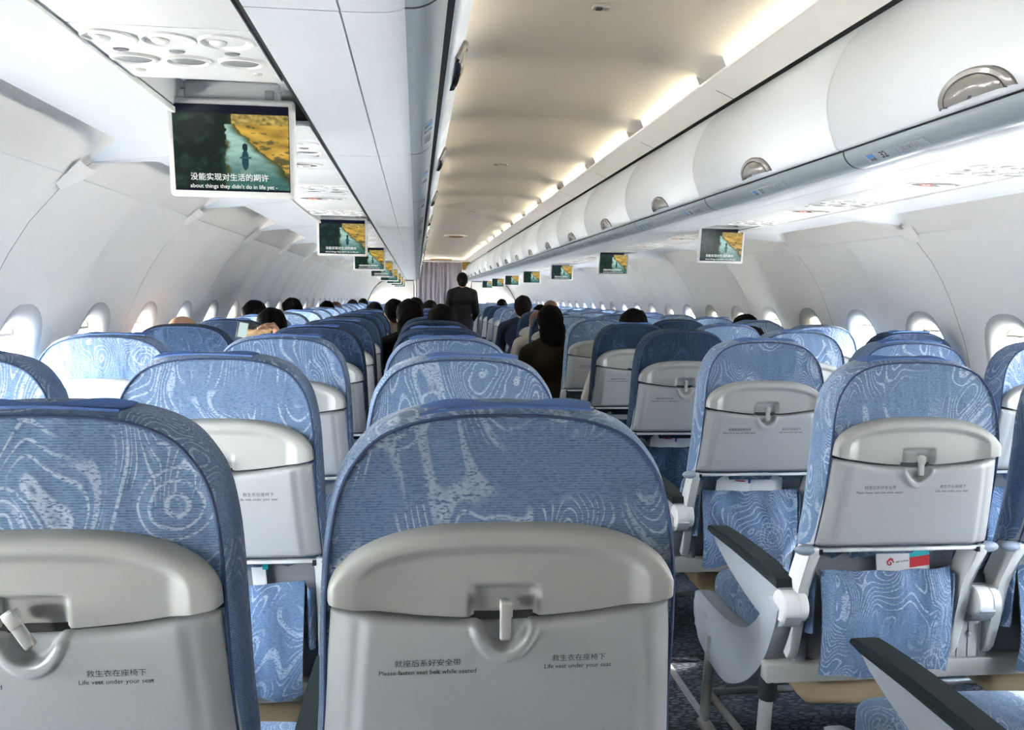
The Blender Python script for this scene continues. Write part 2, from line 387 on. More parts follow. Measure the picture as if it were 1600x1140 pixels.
# ------------------------------------------------------------------ cabin shell
PB = 1.143; S0 = 2.278; K0, K1 = -3, 16            # panel pitch, first seam, panel index range
YB, YF = S0 + K0*PB, S0 + K1*PB                     # -2.29 .. 20.57
WALLP = [(0.0, 1.66), (0.3, 1.765), (0.6, 1.80), (0.85, 1.80), (1.0, 1.778), (1.09, 1.755), (1.15, 1.735), (1.265, 1.693), (1.41, 1.615), (1.50, 1.545), (1.565, 1.472)]
def wx(z): return smooth_interp(WALLP, z)
ZC = 1.02; WA, WB_ = 0.160, 0.215                    # window lining centre height and half sizes
def relief(yl, z):                                   # yl: distance from the window's middle
    return 0.010*math.cos(2*PI*yl/(PB/2))*sstep(z, 1.10, 1.24)*(1-sstep(z, 1.44, 1.565))
def wall_panel(side, k):
    m = MB(); ya = S0 + k*PB; NA = 64
    for c in (0, 1):
        yc = ya + PB*(0.25+0.5*c)
        lo, hi = -PB/4, PB/4
        if c == 0: lo += 0.0012
        else: hi -= 0.0012
        zb, zt = 0.72, 1.565
        angs = [2*PI*i/NA for i in range(NA)] + [math.atan2(a, b) % (2*PI) for a in (zb-ZC, zt-ZC) for b in (lo, hi)]
        angs = sorted(set(round(a, 6) for a in angs)); rings = []
        NR = 14
        for r in range(NR+1):
            t = (r/NR); ring = []
            for a in angs:
                ca, sa = math.cos(a), math.sin(a)
                e = 2.5; q = (abs(ca/WA)**e + abs(sa/WB_)**e)**(-1/e)
                tx = 1e9
                if ca > 1e-9: tx = min(tx, hi/ca)
                if ca < -1e-9: tx = min(tx, lo/ca)
                if sa > 1e-9: tx = min(tx, (zt-ZC)/sa)
                if sa < -1e-9: tx = min(tx, (zb-ZC)/sa)
                d = q + (tx-q)*t; yl = d*ca; z = ZC + d*sa
                ring.append((side*(wx(z)+relief(yl, z)), yc+yl, z))
            rings.append(ring)
        m.loft(rings)
    # dado below
    m.grid(lambda u, v: (side*wx(0.72*v), ya+0.0012+(PB-0.0024)*u, 0.72*v), 2, 10)
    o = m.build('wall_'+SIDE_N[side], M_wall); tag(o, kind='structure')
def skin(side):  # opaque outer hull and dark seam strips, added to stop light leaks
    m = MB(); y0, y1 = YB-0.05, YF+0.6
    def strip(pts, mi=0): m.loft([[(side*x, y0, z) for x, z in pts], [(side*x, y1, z) for x, z in pts]], closed=False)
    strip([(wx(z)+0.065, z) for z in (1.255, 1.30)] + [(1.80, 1.40), (1.74, 1.75), (1.45, 2.2), (0.9, 2.5), (0.0, 2.62)])
    strip([(wx(z)+0.065, z) for z in (0.785, 0.6)] + [(1.80, 0.2), (1.75, -0.06), (0.0, -0.06)])
    for k in range(K0*2, K1*2+1):
        y = S0 + k*PB/2
        m.loft([[(side*(wx(z)+0.065), yy, z) for z in (0.78, 0.95, 1.1, 1.26)] for yy in (y-0.15, y+0.15)], closed=False)
    for k in range(K0, K1+1):
        y = S0 + k*PB
        m.loft([[(side*(wx(z)+0.016), yy, z) for z in (0.3, 0.6, 0.75, 0.9, 1.0, 1.1, 1.2, 1.3, 1.4, 1.5, 1.57)] for yy in (y-0.03, y+0.03)], closed=False)
    tag(m.build('trim_%d' % (1 if side < 0 else 2), M_navydark), kind='structure')
NWIN = [0]
SHADE = {}   # (side, index) -> fraction closed
def window(side, j):
    """j-th window; its centre at S0 + (j+0.5)*PB/2"""
    yc = S0 + (j+0.5)*PB/2; NWIN[0] += 1; n = NWIN[0]; NA = 48
    ao, bo = 0.112, 0.158
    rings = []
    for t in (0.0, 0.06, 0.15, 0.28, 0.42, 0.58, 0.75, 0.9, 1.0):
        ring = []; s_ = 1-(1-t)**1.6; depth = 0.052*(t**1.8) if t > 0 else 0.0
        for i in range(NA):
            a = 2*PI*i/NA; ca, sa = math.cos(a), math.sin(a); e = 2.5
            q = (abs(ca/WA)**e + abs(sa/WB_)**e)**(-1/e)*(1-s_) + (abs(ca/ao)**e + abs(sa/bo)**e)**(-1/e)*s_
            yl, z = q*ca, ZC+q*sa
            zz = z*(1-t) + z*t
            ring.append((side*(wx(zz)+relief(yl, z)*(1-t)+depth), yc+yl, z))
        rings.append(ring)
    m = MB(); m.loft(rings)
    last = rings[-1]; m.loft([last, [(p[0]+side*0.012, p[1], p[2]) for p in last]])
    big = []  # unseen outer flange, added to keep sky light out of the wall cavity
    for i in range(NA):
        a = 2*PI*i/NA; ca, sa = math.cos(a), math.sin(a); q = (abs(ca/0.165)**10 + abs(sa/0.275)**10)**(-0.1)
        z = ZC+q*sa; big.append((side*(wx(z)+0.070), yc+q*ca, z))
    m.loft([[(p[0]+side*0.012, p[1], p[2]) for p in last], big])
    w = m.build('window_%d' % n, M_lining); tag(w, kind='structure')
    g = MB(); a_ = [(p[0]+side*0.011, p[1], p[2]) for p in last]
    g.loft([a_], True, False, True); g.build('window_pane', M_glass, w, smooth=False)
    f = SHADE.get((side, j), 0.12)
    if f > 0:
        zt = ZC+bo; zb = zt - 2*bo*f; s2 = MB()
        def P(u, v):
            z = zb + (zt-zb)*v; hw = ao*max(0.0, 1-(abs(z-ZC)/bo)**2.5)**(1/2.5)*0.995
            return (side*(wx(z)+0.056), yc+(2*u-1)*hw, z)
        s2.grid(P, 10, 8)
        if f < 0.98:
            hw = ao*max(0.0, 1-(abs(zb-ZC)/bo)**2.5)**(1/2.5)*0.96
            s2.box((side*(wx(zb)+0.053), yc, zb+0.004), (0.006, 2*hw, 0.010), 0.002)
        s2.build('window_shade', M_shade, w)
for side in (-1, 1):
    for k in range(K0, K1): wall_panel(side, k)
    skin(side)
for s_, j, f in ((1, 4, 0.98), (1, 6, 0.98), (1, 7, 0.95), (1, 3, 0.10), (1, 5, 0.1), (1, 9, 0.9), (1, 13, 0.9), (1, 10, 0.3), (-1, 9, 0.4), (-1, 12, 0.9), (-1, 14, 0.5)): SHADE[(s_, j)] = f
for side in (-1, 1):
    for j in range(2*K0, -1): SHADE[(side, j)] = 0.98  # unseen windows behind the camera, shades drawn to dim the front seats
    SHADE[(side, -2)] = 0.1; SHADE[(side, -3)] = 0.1; SHADE[(side, -4)] = 0.4
for side in (-1, 1):
    for j in range(2*K0, 2*K1): window(side, j)

# soffit outboard of the service channel, cove and clips
ZS = 1.635
def cove(side, k):
    ya = S0 + k*PB
    def A(t):
        g = sstep(min(t, 1-t), 0.0, 0.16)
        return (1.425-(1.425-1.311)*g, 1.598+(1.630-1.598)*g)
    m = MB()
    m.grid(lambda u, v: (side*(1.096+(A(u)[0]-1.096)*v), ya+0.0012+(PB-0.0024)*u, ZS+(A(u)[1]-ZS)*v - 0.0*v), 48, 8)
    tag(m.build('ceiling', M_bin), kind='structure')
    m = MB()
    def C(u, v):
        a = A(u); b = (1.472, 1.563); g = sstep(min(u, 1-u), 0.0, 0.20)
        x = a[0]+(b[0]-a[0])*v; z = a[1]+(b[1]-a[1])*v
        d = 0.085*g*(v**0.35)*(1-v)*1.5
        return (side*(x+0.35*d), ya+0.0012+(PB-0.0024)*u, z+d)
    m.grid(C, 48, 14)
    tag(m.build('trim_%d' % (3 if side < 0 else 4), M_wall), kind='structure')
    m = MB()     # clip over the seam at the head of the wall panels
    m.grid(lambda u, v: (side*(1.425+0.075*v - 0.006*math.sin(PI*u)*math.sin(PI*v)), ya + (u-0.5)*(0.16-0.09*v), 1.592-0.052*v-0.012*math.sin(PI*u)), 10, 6)
    tag(m.build('trim_5', M_wall), kind='structure')
    m = MB()     # bead along the head of the wall panel
    m.tube([(side*1.474, ya+0.04, 1.562), (side*1.474, ya+PB-0.04, 1.562)], 0.0022, 6)
    tag(m.build('trim_6', M_white), kind='structure')
for side in (-1, 1):
    for k in range(K0, K1): cove(side, k)

# ceiling vault with light slots
CEILP = [(0, 2.222), (0.09, 2.2215), (0.18, 2.217), (0.26, 2.210), (0.337, 2.199), (0.40, 2.187), (0.455, 2.174), (0.51, 2.162), (0.56, 2.153), (0.600, 2.150)]
CS = 3.332 - 4*PB
for k in range(0, 20):
    ya = CS + k*PB; yb = ya + PB - 0.006
    if ya > YF: break
    m = MB(); prof = [(-x, z) for x, z in reversed(CEILP[1:])] + CEILP
    m.loft([[(x, y, z) for x, z in prof] for y in (ya, yb)], closed=False)
    m.loft([[(x, y, z+0.02) for x, z in prof] for y in (ya, yb)], closed=False)
    for s in (-1, 1):   # moulding under the light slot and slot walls
        mp_ = [(0.640, 2.072), (0.60, 2.090), (0.56, 2.106), (0.530, 2.117), (0.517, 2.123), (0.514, 2.130), (0.520, 2.133), (0.545, 2.120), (0.590, 2.118), (0.600, 2.150)]
        m.loft([[(s*x, y, z) for x, z in mp_] for y in (ya, yb)], closed=False)
        for yy in (ya+0.04, ya+0.885):     # slot closures beside each lamp
            m.loft([[(s*x, yy+d, z) for x, z in ((0.500, 2.163), (0.516, 2.124), (0.545, 2.118), (0.598, 2.118), (0.598, 2.152), (0.56, 2.154))] for d in (0, 0.004)], True, True, True)
    tag(m.build('ceiling', M_ceil), kind='structure')
    for s in (-1, 1):
        m = MB(); m.tube([(s*0.570, ya+0.05, 2.131), (s*0.570, ya+0.88, 2.131)], 0.007, 8)
        n = k-3
        if n > 0:
            lb = 'warm strip light in the %s ceiling cove, %s panel from the camera' % (SIDE_N[s], ORD[min(n, 24)])
        else: lb = 'warm strip light in the %s ceiling cove, overhead or behind the camera' % SIDE_N[s]
        o = m.build('ceiling_light', M_glow); tag(o, lb, 'ceiling light', 'warm strip lights along the ceiling coves')
m = MB(); m.grid(lambda u, v: (-0.66+1.32*u, YB+(YF-YB)*v, 2.30), 1, 1); tag(m.build('ceiling', M_navydark), kind='structure')

# floor, seat tracks, end walls
m = MB(); m.box((0, (YB+YF)/2+0.3, -0.03), (3.5, YF-YB+1.4, 0.06)); tag(m.build('floor', M_carpet, smooth=False), kind='structure')
for x in (-1.28, -0.27, 0.27, 1.28):
    m = MB(); m.box((x, 9, 0.002), (0.022, 22.0, 0.008), 0.002); m.box((x, 9, 0.0065), (0.008, 22, 0.001)); tag(m.build('trim_7', M_greyp), kind='structure')
def section(y0, y1, xl, xr, ztop, name, mt):
    m = MB(); n = 24; x0, x1 = xl, xr
    def zt(x):
        a = abs(x)
        if a < 0.64: return 2.25
        if a < 1.40: return 1.70
        return interp([(1.40, 1.62), (1.55, 1.50), (1.70, 1.25), (1.83, 0.9)], a)
    for yy in (y0, y1):
        m.grid(lambda u, v: (x0+(x1-x0)*u, yy, zt(x0+(x1-x0)*u)*v), n, 6)
    m.loft([[(x0, y, 0), (x0, y, zt(x0))] for y in (y0, y1)], closed=False); m.loft([[(x1, y, 0), (x1, y, zt(x1))] for y in (y0, y1)], closed=False)
    tag(m.build(name, mt, smooth=False), kind='structure')
section(-0.53, -0.50, -1.83, 1.83, 0, 'wall_back', M_greyp)  # unseen end wall, set close behind the camera to block light on front seats
YW = 19.95
section(YW, YW+0.05, -1.83, -0.66, 0, 'wall_front', M_wall)
section(YW, YW+0.05, 0.66, 1.83, 0, 'wall_front', M_wall)
m = MB(); m.box((0, YF+0.55, 1.2), (3.7, 0.04, 2.7)); tag(m.build('wall_front', M_wall), kind='structure')
# dark bead around the bulkhead edge on both sides
for s in (-1, 1):
    m = MB(); pts = [(s*(wx(z)-0.01), YW-0.01, z) for z in (0.4, 0.8, 1.1, 1.25, 1.4, 1.5, 1.54)] + [(s*1.40, YW-0.01, 1.60), (s*1.2, YW-0.01, 1.625), (s*0.68, YW-0.01, 1.625), (s*0.665, YW-0.01, 1.5), (s*0.665, YW-0.01, 0.3)]
    m.tube(pts, 0.012, 6); tag(m.build('trim_8', M_navydark), kind='structure')

# curtain across the aisle at the front
def curtain(x0, x1, y, label, lean=0.0):
    m = MB(); n = int((x1-x0)/0.012)
    def P(u, v):
        x = x0+(x1-x0)*u; g = 0.35+0.65*(1-v)
        xx = x + lean*(1-v)*u
        return (xx, y+0.030*math.sin(u*(x1-x0)*62+1.3*math.sin(u*7))*(0.6+0.4*g)+0.012*math.sin(u*31+v*2), 0.03+2.03*v)
    m.grid(P, n, 16); m.grid(lambda u, v: (P(u, v)[0], P(u, v)[1]+0.004, P(u, v)[2]), n, 16)
    o = m.build('aisle_curtain', M_curt, sharp=None, normals=False); tag(o, label, 'curtain', 'grey aisle curtains'); return o
curtain(-0.62, -0.03, 19.86, 'grey pleated aisle curtain, left half, at the far end of the cabin')
curtain(-0.05, 0.44, 19.89, 'grey pleated aisle curtain, right half, behind the standing attendant')
m = MB(); m.box((0, 19.87, 2.095), (1.26, 0.05, 0.045), 0.008); m.box((-0.05, 19.84, 2.12), (0.5, 0.02, 0.03), 0.005, mi=1); m.box((0.55, 19.93, 2.0), (0.2, 0.03, 0.22), 0.02, mi=1)
for k in range(12): m.box((-0.55+0.09*k, 19.87, 2.068), (0.02, 0.012, 0.012))
tag(m.build('curtain_rail', [M_white, M_amber]), 'cream curtain rail with amber end panel above the far aisle curtain', 'curtain rail')

# small ceiling fittings
m = MB(); m.box((-0.02, 2.78, 2.214), (0.055, 0.03, 0.014), 0.004); m.box((-0.028, 2.775, 2.207), (0.022, 0.02, 0.008), 0.002, mi=1)
tag(m.build('ceiling_clip', [M_greyp, M_dark]), 'small grey clip on the ceiling above the aisle near the camera', 'clip')
for y, w_, lab in ((6.14, 0.03, 'tiny grey sensor on the aisle ceiling, nearer the camera'), (9.54, 0.03, 'tiny grey sensor on the aisle ceiling, farther from the camera')):
    m = MB()
    m.box((-0.01, y, 2.2215), (0.11, 0.05, 0.002))
    for dx in (-0.035, 0.035): m.disc((dx-0.01, y, 2.221), 0.016, 0.03, 16, rings=((1, 0), (1, -0.006), (0.7, -0.009)))
    tag(m.build('ceiling_sensor', M_greyp), lab, 'sensor')
t = thing('ceiling_lamp', (0, 13.4, 2.22), 'oval fixture with dark brown lens on the aisle ceiling', 'ceiling lamp')
m = MB(); m.disc((0, 0, 0), 0.19, 0.19, 32, rings=((1, 0), (0.98, -0.008), (0.7, -0.012))); m.build('bezel', M_white, t)
m = MB(); m.disc((0, 0, -0.012), 0.12, 0.10, 24, rings=((1, 0), (0.95, -0.012), (0.5, -0.02))); m.build('lens', M_fix, t)

# ------------------------------------------------------------------ overhead bins
DOORP = spline([(0.560, 0, 1.690), (0.543, 0, 1.700), (0.519, 0, 1.765), (0.513, 0, 1.825), (0.525, 0, 1.891), (0.567, 0, 1.985), (0.632, 0, 2.050)], 5)
def bin_meshes(s):
    D = {}
    L = PB
    m = MB(); pr = [(p.x, p.z) for p in DOORP]; back = [(x+0.03, z+0.002) for x, z in reversed(pr)]
    loop = pr + back; ys = [0.0025, 0.006, L-0.006, L-0.0025]
    rings = []
    for i, y in enumerate(ys):
        ins = 0.004 if i in (0, 3) else 0.0
        rings.append([(s*(x+(ins if k < len(pr) else 0)), y, z) for k, (x, z) in enumerate(loop)])
    m.loft(rings, True, True, True); D['door'] = m.data('door', M_bin, sharp=50)
    m = MB()   # soffit with rolled inboard edge
    sp = [(0.622, 1.646), (0.632, 1.6405), (0.648, 1.637), (0.675, 1.6355), (0.707, 1.635), (0.709, 1.6375), (0.711, 1.635), (0.830, 1.635), (0.830, 1.652), (0.835, 1.70), (0.622, 1.70)]
    m.loft([[(s*x, y, z) for x, z in sp] for y in (0.0015, L-0.0015)], True, True, True); D['soffit'] = m.data('soffit', M_bin, sharp=30)
    m = MB()   # hand rail
    rp_ = [(p.x, p.z) for p in spline([(0.628, 0, 1.6435), (0.612, 0, 1.6445), (0.596, 0, 1.650), (0.582, 0, 1.660), (0.572, 0, 1.674), (0.568, 0, 1.688), (0.572, 0, 1.699), (0.582, 0, 1.704)], 3)] + [(0.60, 1.70), (0.62, 1.68)]
    m.loft([[(s*x, y, z) for x, z in rp_] for y in (0.004, L-0.004)], True, True, True); D['rail'] = m.data('hand_rail', M_rail, sharp=35)
    m = MB()   # dark joint behind rail ends and over the door
    m.loft([[(s*x, y, z) for x, z in rp_] for y in (-0.004, 0.004)], True, True, True); m.box((s*0.575, L/2, 1.694), (0.035, L, 0.010)); D['joint'] = m.data('joint', M_dark, smooth=False)
    # latch: half-oval paddle
    m = MB()
    def surf(z): 
        q = min(DOORP, key=lambda p: abs(p.z-z)); 
        return interp(sorted((p.z, p.x) for p in DOORP), z)
    def half(rx, rz, off, n=20): return [(s*(surf(1.698+rz*math.sin(PI*k/n))-off), rx*-math.cos(PI*k/n), 1.698+rz*math.sin(PI*k/n)) for k in range(n+1)]
    rings = [half(0.122, 0.060, -0.002), half(0.120, 0.058, 0.006), half(0.112, 0.054, 0.010), half(0.098, 0.046, 0.010), half(0.096, 0.044, 0.004)]
    m.loft(rings, closed=False); D['latch'] = m.data('latch_surround', M_latch, sharp=30)
    m = MB(); r2 = [half(0.095, 0.0435, 0.003), half(0.093, 0.042, 0.010), half(0.08, 0.036, 0.013), half(0.045, 0.020, 0.015), half(0.01, 0.005, 0.015)]
    m.loft(r2, closed=False); D['paddle'] = m.data('paddle', M_latch, sharp=30)
    return D
BIN = {s: bin_meshes(s) for s in (-1, 1)}
for s in (-1, 1):
    for k in range(K0, K1):
        ya = S0 + k*PB; n = k-K0-1
        nn = k+2
        if nn <= 0: lab = 'white overhead luggage bin on the %s side, above or behind the camera' % SIDE_N[s]
        else: lab = 'closed white overhead luggage bin on the %s side, %s from the camera end' % (SIDE_N[s], ORD[nn])
        t = thing('overhead_bin', (0, ya, 0), lab, 'overhead bin', 'overhead luggage bins on the %s side' % SIDE_N[s])
        d = link('door', BIN[s]['door'], t); link('soffit', BIN[s]['soffit'], t); link('hand_rail', BIN[s]['rail'], t); link('joint', BIN[s]['joint'], t)
        h = link('latch', BIN[s]['latch'], t, loc=(0, PB*0.475, 0)); link('paddle', BIN[s]['paddle'], h)
# row number plates on the rails
for s in (1, -1):
    for r in range(0, 10):
        y = 2.05 + 0.775*r
        num = 33-1-r
        t = thing('row_number_plate', (0, y, 0), 'row %d number plate on the %s hand rail below the bins' % (num, SIDE_N[s]), 'sign', 'row number plates on the hand rails')
        # rail face direction
        ctr = Vector((s*0.5865, 0, 1.655)); nrm = Vector((-s*0.62, 0, -0.78)).normalized()
        ax = Vector((0, -s, 0)); up = nrm.cross(ax); up = up if up.z > 0 else -up
        # lettering runs from the aisle reader's left to right
        M = Matrix((( ax.x, up.x, nrm.x, ctr.x), (ax.y, up.y, nrm.y, 0), (ax.z, up.z, nrm.z, ctr.z), (0, 0, 0, 1)))
        def place(me, name, x, y_, h, parent):
            o = link(name, me, parent); o.matrix_local = M @ Matrix.Translation((x, y_, h)); return o
        b = MB(); b.box((0, 0, 0), (0.27, 0.026, 0.002), 0.0008); p = place(b.data('plate', M_label), 'plate', 0, 0, -0.0002, t)
        if r < 5:
            b = MB(); b.box((0, 0, 0), (0.030, 0.012, 0.001)); place(b.data('icon', M_icon), 'icon', -0.108, 0.006, 0.0012, t)
            place(text_data('WiFi', 0.015, M_ink, bold=0.0004), 'lettering', -0.105, -0.007, 0.0016, t)
            place(text_data(str(num), 0.030, M_ink, bold=0.0006), 'number', -0.05, 0, 0.0016, t)
            for q, ch in enumerate('·LKJ' if s > 0 else '·ABC'):
                fr = MB(); x0 = 0.02+0.024*q
                for (dx, dy, w_, h_) in ((0, 0.0095, 0.019, 0.0012), (0, -0.0095, 0.019, 0.0012), (-0.009, 0, 0.0012, 0.019), (0.009, 0, 0.0012, 0.019)): fr.box((dx, dy, 0), (w_, h_, 0.0008))
                place(fr.data('seat_letter_frame', M_greyp, smooth=False), 'seat_letter_frame', x0, 0, 0.0014, t)
                place(text_data(ch, 0.015, M_ink), 'lettering', x0, 0, 0.0016, t)

# service channel: filler strips, service panels, monitors
for s in (-1, 1):
    m = MB(); m.box((s*0.834, (YB+YF)/2, 1.655), (0.012, YF-YB, 0.03)); m.box((s*1.0985, (YB+YF)/2, 1.655), (0.006, YF-YB, 0.03)); tag(m.build('trim_9', M_dark, smooth=False), kind='structure')
    m = MB(); m.box((s*1.093, (YB+YF)/2, 1.637), (0.007, YF-YB, 0.012), 0.002); tag(m.build('trim_10', M_white), kind='structure')
    m = MB(); m.box((s*0.967, (YB+YF)/2, 1.715), (0.30, YF-YB, 0.01)); m.box((s*0.841, (YB+YF)/2, 1.682), (0.003, YF-YB, 0.07)); m.box((s*1.093, (YB+YF)/2, 1.682), (0.003, YF-YB, 0.07)); tag(m.build('ceiling', M_psu), kind='structure')
PSU0 = 1.30
def psu_meshes(s):
    D = {}
    m = MB(); m.box((0, 0.09, 0.006), (0.250, 0.286, 0.012), 0.002); D['plate'] = m.data('plate', M_psu)
    m = MB(); m.disc((0, 0, 0), 0.040, 0.036, 28, rings=((1, 0), (0.98, -0.003), (0.9, -0.004), (0.8, -0.0005), (0.5, 0.0008))); m.sphere((s*0.012, 0.004, -0.001), (0.013, 0.012, 0.0055), 12); D['light'] = m.data('reading_light', M_white)
    m = MB(); m.disc((0, 0, 0), 0.036, 0.028, 28, rings=((1, 0), (0.97, -0.004), (0.88, -0.005), (0.80, -0.001))); D['vent_rim'] = m.data('air_vent', M_white)
    m = MB(); m.disc((0, 0, -0.0012), 0.028, 0.021, 24, rings=((1, 0), (0.9, -0.002), (0.5, -0.003))); D['vent'] = m.data('nozzle', M_lensgrey)
    m = MB(); m.disc((0, 0, 0), 0.012, 0.007, 16, rings=((1, 0), (0.9, -0.002), (0.5, -0.003))); D['btn'] = m.data('call_button', M_lensgrey)
    m = MB(); m.disc((0, 0, 0), 0.0085, 0.008, 12, rings=((1, 0), (0.9, -0.002), (0.4, -0.003))); D['screw'] = m.data('screw', M_metal)
    m = MB(); m.box((0, 0.0, 0.006), (0.250, 0.20, 0.012), 0.002); D['filler'] = m.data('filler_panel', M_psu)
    m = MB(); m.disc((0, 0, 0), 0.095, 0.052, 32, rings=((1, 0), (0.97, -0.003), (0.9, -0.004), (0.85, -0.002))); D['sign_rim'] = m.data('sign_bezel', M_white)
    m = MB()
    n = 24; L = [(0.080*math.cos(2*PI*k/n)*1.0, 0.036*math.sin(2*PI*k/n)*(1-0.25*abs(math.cos(2*PI*k/n))), -0.0035) for k in range(n)]
    m.loft([L], True, False, True); D['sign'] = m.data('sign_face', M_lensgrey, smooth=False)
    m = MB()  # cigarette crossed out
    m.box((0, 0.004, 0), (0.030, 0.005, 0.0008)); m.box((-0.011, -0.006, 0), (0.008, 0.008, 0.0008)); m.box((0.010, 0.010, 0), (0.006, 0.008, 0.0008)); D['nosmoke'] = m.data('pictogram', M_signw, smooth=False)
    m = MB(); m.box((0, 0, 0), (0.034, 0.0020, 0.0008), M=Matrix.Rotation(0.8, 4, 'Z')); m.tube([(0.017*math.cos(a*PI/8), 0.017*math.sin(a*PI/8), 0) for a in range(17)], 0.0008, 4, False); D['slash'] = m.data('pictogram', M_signr, smooth=False)
    m = MB()  # belt with buckle
    m.box((-0.016, 0, 0), (0.026, 0.006, 0.0008), M=Matrix.Rotation(0.35, 4, 'Z')); m.box((0.018, 0, 0), (0.026, 0.006, 0.0008), M=Matrix.Rotation(-0.35, 4, 'Z')); m.box((0, 0.003, 0), (0.014, 0.013, 0.0008)); m.box((0.0, 0.014, 0), (0.012, 0.006, 0.0008)); D['belt'] = m.data('pictogram', M_signw, smooth=False)
    return D
PSU = {s: psu_meshes(s) for s in (-1, 1)}
for s in (-1, 1):
    D = PSU[s]; xc = s*0.967
    for r in range(-4, 23):
        y = PSU0 + 0.83*r
        if y > 19.2 or y < YB+0.2: continue
        lab = ('grey-white service panel with reading lights over the %s seats, %s from the camera' % (SIDE_N[s], ORD[r+1])) if r >= 0 else 'service panel with reading lights over the %s seats behind the camera' % SIDE_N[s]
        t = thing('service_panel', (xc, y, ZS+0.002), lab, 'service panel', 'passenger service panels over the %s seats' % SIDE_N[s])
        link('plate', D['plate'], t)
        if 0 <= r < 12:
            for x in (-0.081, 0, 0.081):
                link('reading_light', D['light'], t, loc=(x, 0, 0)); v = link('air_vent', D['vent_rim'], t, loc=(x, 0.108, 0)); link('nozzle', D['vent'], v)
                if r < 5: link('call_button', D['btn'], t, loc=(x-0.004, 0.062, 0))
            if r < 5:
                for x in (-0.093, 0.093): link('screw', D['screw'], t, loc=(x, 0.18, 0))
        if r % 3 != 0:
            ts = thing('sign_panel', (xc, y+0.335, ZS+0.002), ('grey oval seat belt sign over the %s seats, beyond the %s service panel' % (SIDE_N[s], ORD[r+1])) if r >= 0 else 'oval seat belt sign over the %s seats behind the camera' % SIDE_N[s], 'sign', 'oval cabin signs over the %s seats' % SIDE_N[s])
            link('panel', D['filler'], ts)
            sg = link('sign_bezel', D['sign_rim'], ts)
            link('sign_face', D['sign'], sg)
            if 0 <= r < 9:
                link('pictogram', D['nosmoke'], sg, loc=(-0.032, 0, -0.0042), rot=(0, 0, 0)); link('pictogram', D['slash'], sg, loc=(-0.032, 0, -0.0048)); link('pictogram', D['belt'], sg, loc=(0.030, 0, -0.0042))
            tf = MB(); tf.box((xc, y+0.606, ZS+0.008), (0.250, 0.336, 0.012), 0.002); tag(tf.build('ceiling', M_psu), kind='structure')
        else:
            if s > 0 and r == 0:
                tf = MB(); tf.box((xc, y+0.425, ZS+0.008), (0.250, 0.376, 0.012), 0.002); tag(tf.build('ceiling', M_psu), kind='structure')
            tf = MB(); tf.box((xc, y+0.695, ZS+0.008), (0.250, 0.158, 0.012), 0.002); tag(tf.build('ceiling', M_psu), kind='structure')
# monitors: picture painted cell by cell (a river between dark trees and a golden bank)
def picture():
    nx, ny = 170, 126; m = MB(); R = m.grid(lambda u, v: (-0.113+0.226*u, 0, -0.084+0.168*v), nx, ny)
    me = m.data('screen', M_screen, smooth=False, normals=False)
    ca = me.color_attributes.new('Col', 'FLOAT_COLOR', 'POINT')
    def fn(u, v):
        P = Vector((u*9, v*9, 0.3)); n1 = noise.noise(P)+0.5*noise.noise(P*2.3)+0.3*noise.noise(P*5)
        if v > 0.90 or v < 0.02: return (0.002, 0.003, 0.012)
        edge = 0.44 + 0.05*n1
        if u < edge + (0.03 if v > 0.6 else 0):
            g = 0.012+0.035*max(0, n1); k = (0.5*g, 1.3*g, 0.9*g)
            if u > 0.40 and v < 0.5: k = tuple(x*(1-(u-0.40)*6)+c*(u-0.40)*6 for x, c in zip(k, (0.03, 0.13, 0.13)))
            return k
        bank = 0.46 + (0.86-v)*0.78 + 0.05*noise.noise(Vector((u*5, v*14, 2)))
        if v > 0.78: 
            b = 0.5+0.5*noise.noise(Vector((u*26, v*26, 8)))
            top = 0.78+0.05*noise.noise(Vector((u*8, 0, 1)))
            if v > top: return (0.70*b, 0.52*b, 0.15*b) if u > 0.5 else (0.02, 0.03, 0.01)
        if u > bank:
            k = 0.62 + 0.45*noise.noise(Vector((u*5, v*12, 3)))
            sh = sstep(noise.noise(Vector((u*7, v*18, 5)))+0.5*noise.noise(Vector((u*22, v*40, 6)))+(0.42-v)*0.9, -0.05, 0.25)
            if v < 0.20: k *= 0.45
            return (0.80*k*(1-0.85*sh)+0.05*sh, 0.50*k*(1-0.80*sh)+0.05*sh, 0.09*k*(1-0.5*sh)+0.015*sh)
        w = sstep(v, 0.05, 0.55); k = 0.8+0.3*noise.noise(Vector((u*10, v*22, 4)))
        refl = sstep(u-edge, 0.0, 0.05)*(1-sstep(u, bank-0.10, bank))
        c = (0.10+0.32*w, 0.30+0.38*w, 0.27+0.33*w); d = (0.10, 0.11, 0.02)
        return tuple((a*refl+b*(1-refl))*k*(0.55+0.45*w) for a, b in zip(c, d))
    i = 0
    cols = []
    for j in range(ny+1):
        for q in range(nx+1):
            u, v = q/nx, j/ny; c = list(fn(u, v))
            # boat and rower, seen from behind
            x = (u-0.615)/0.05; z = (v-0.26)/0.09
            if abs(x) < 1.0 and abs(z+0.5) < 0.45 and abs(x) < 1-0.6*(-(z+0.5)): c = [0.25, 0.40, 0.36] if (q+j) % 3 else [0.02, 0.05, 0.05]
            if (u-0.615)**2/0.032**2 + (v-0.37)**2/0.12**2 < 1: c = [0.015, 0.06, 0.07]
            if (u-0.615)**2/0.026**2 + (v-0.52)**2/0.045**2 < 1: c = [0.012, 0.03, 0.035]
            if abs(v-0.40) < 0.012 and abs(u-0.615) < 0.05: c = [0.03, 0.11, 0.12]
            cols.append(c)
    for k, c in enumerate(cols): ca.data[k].color = (*[max(0, x) for x in c], 1)
    return me
PIC = picture()
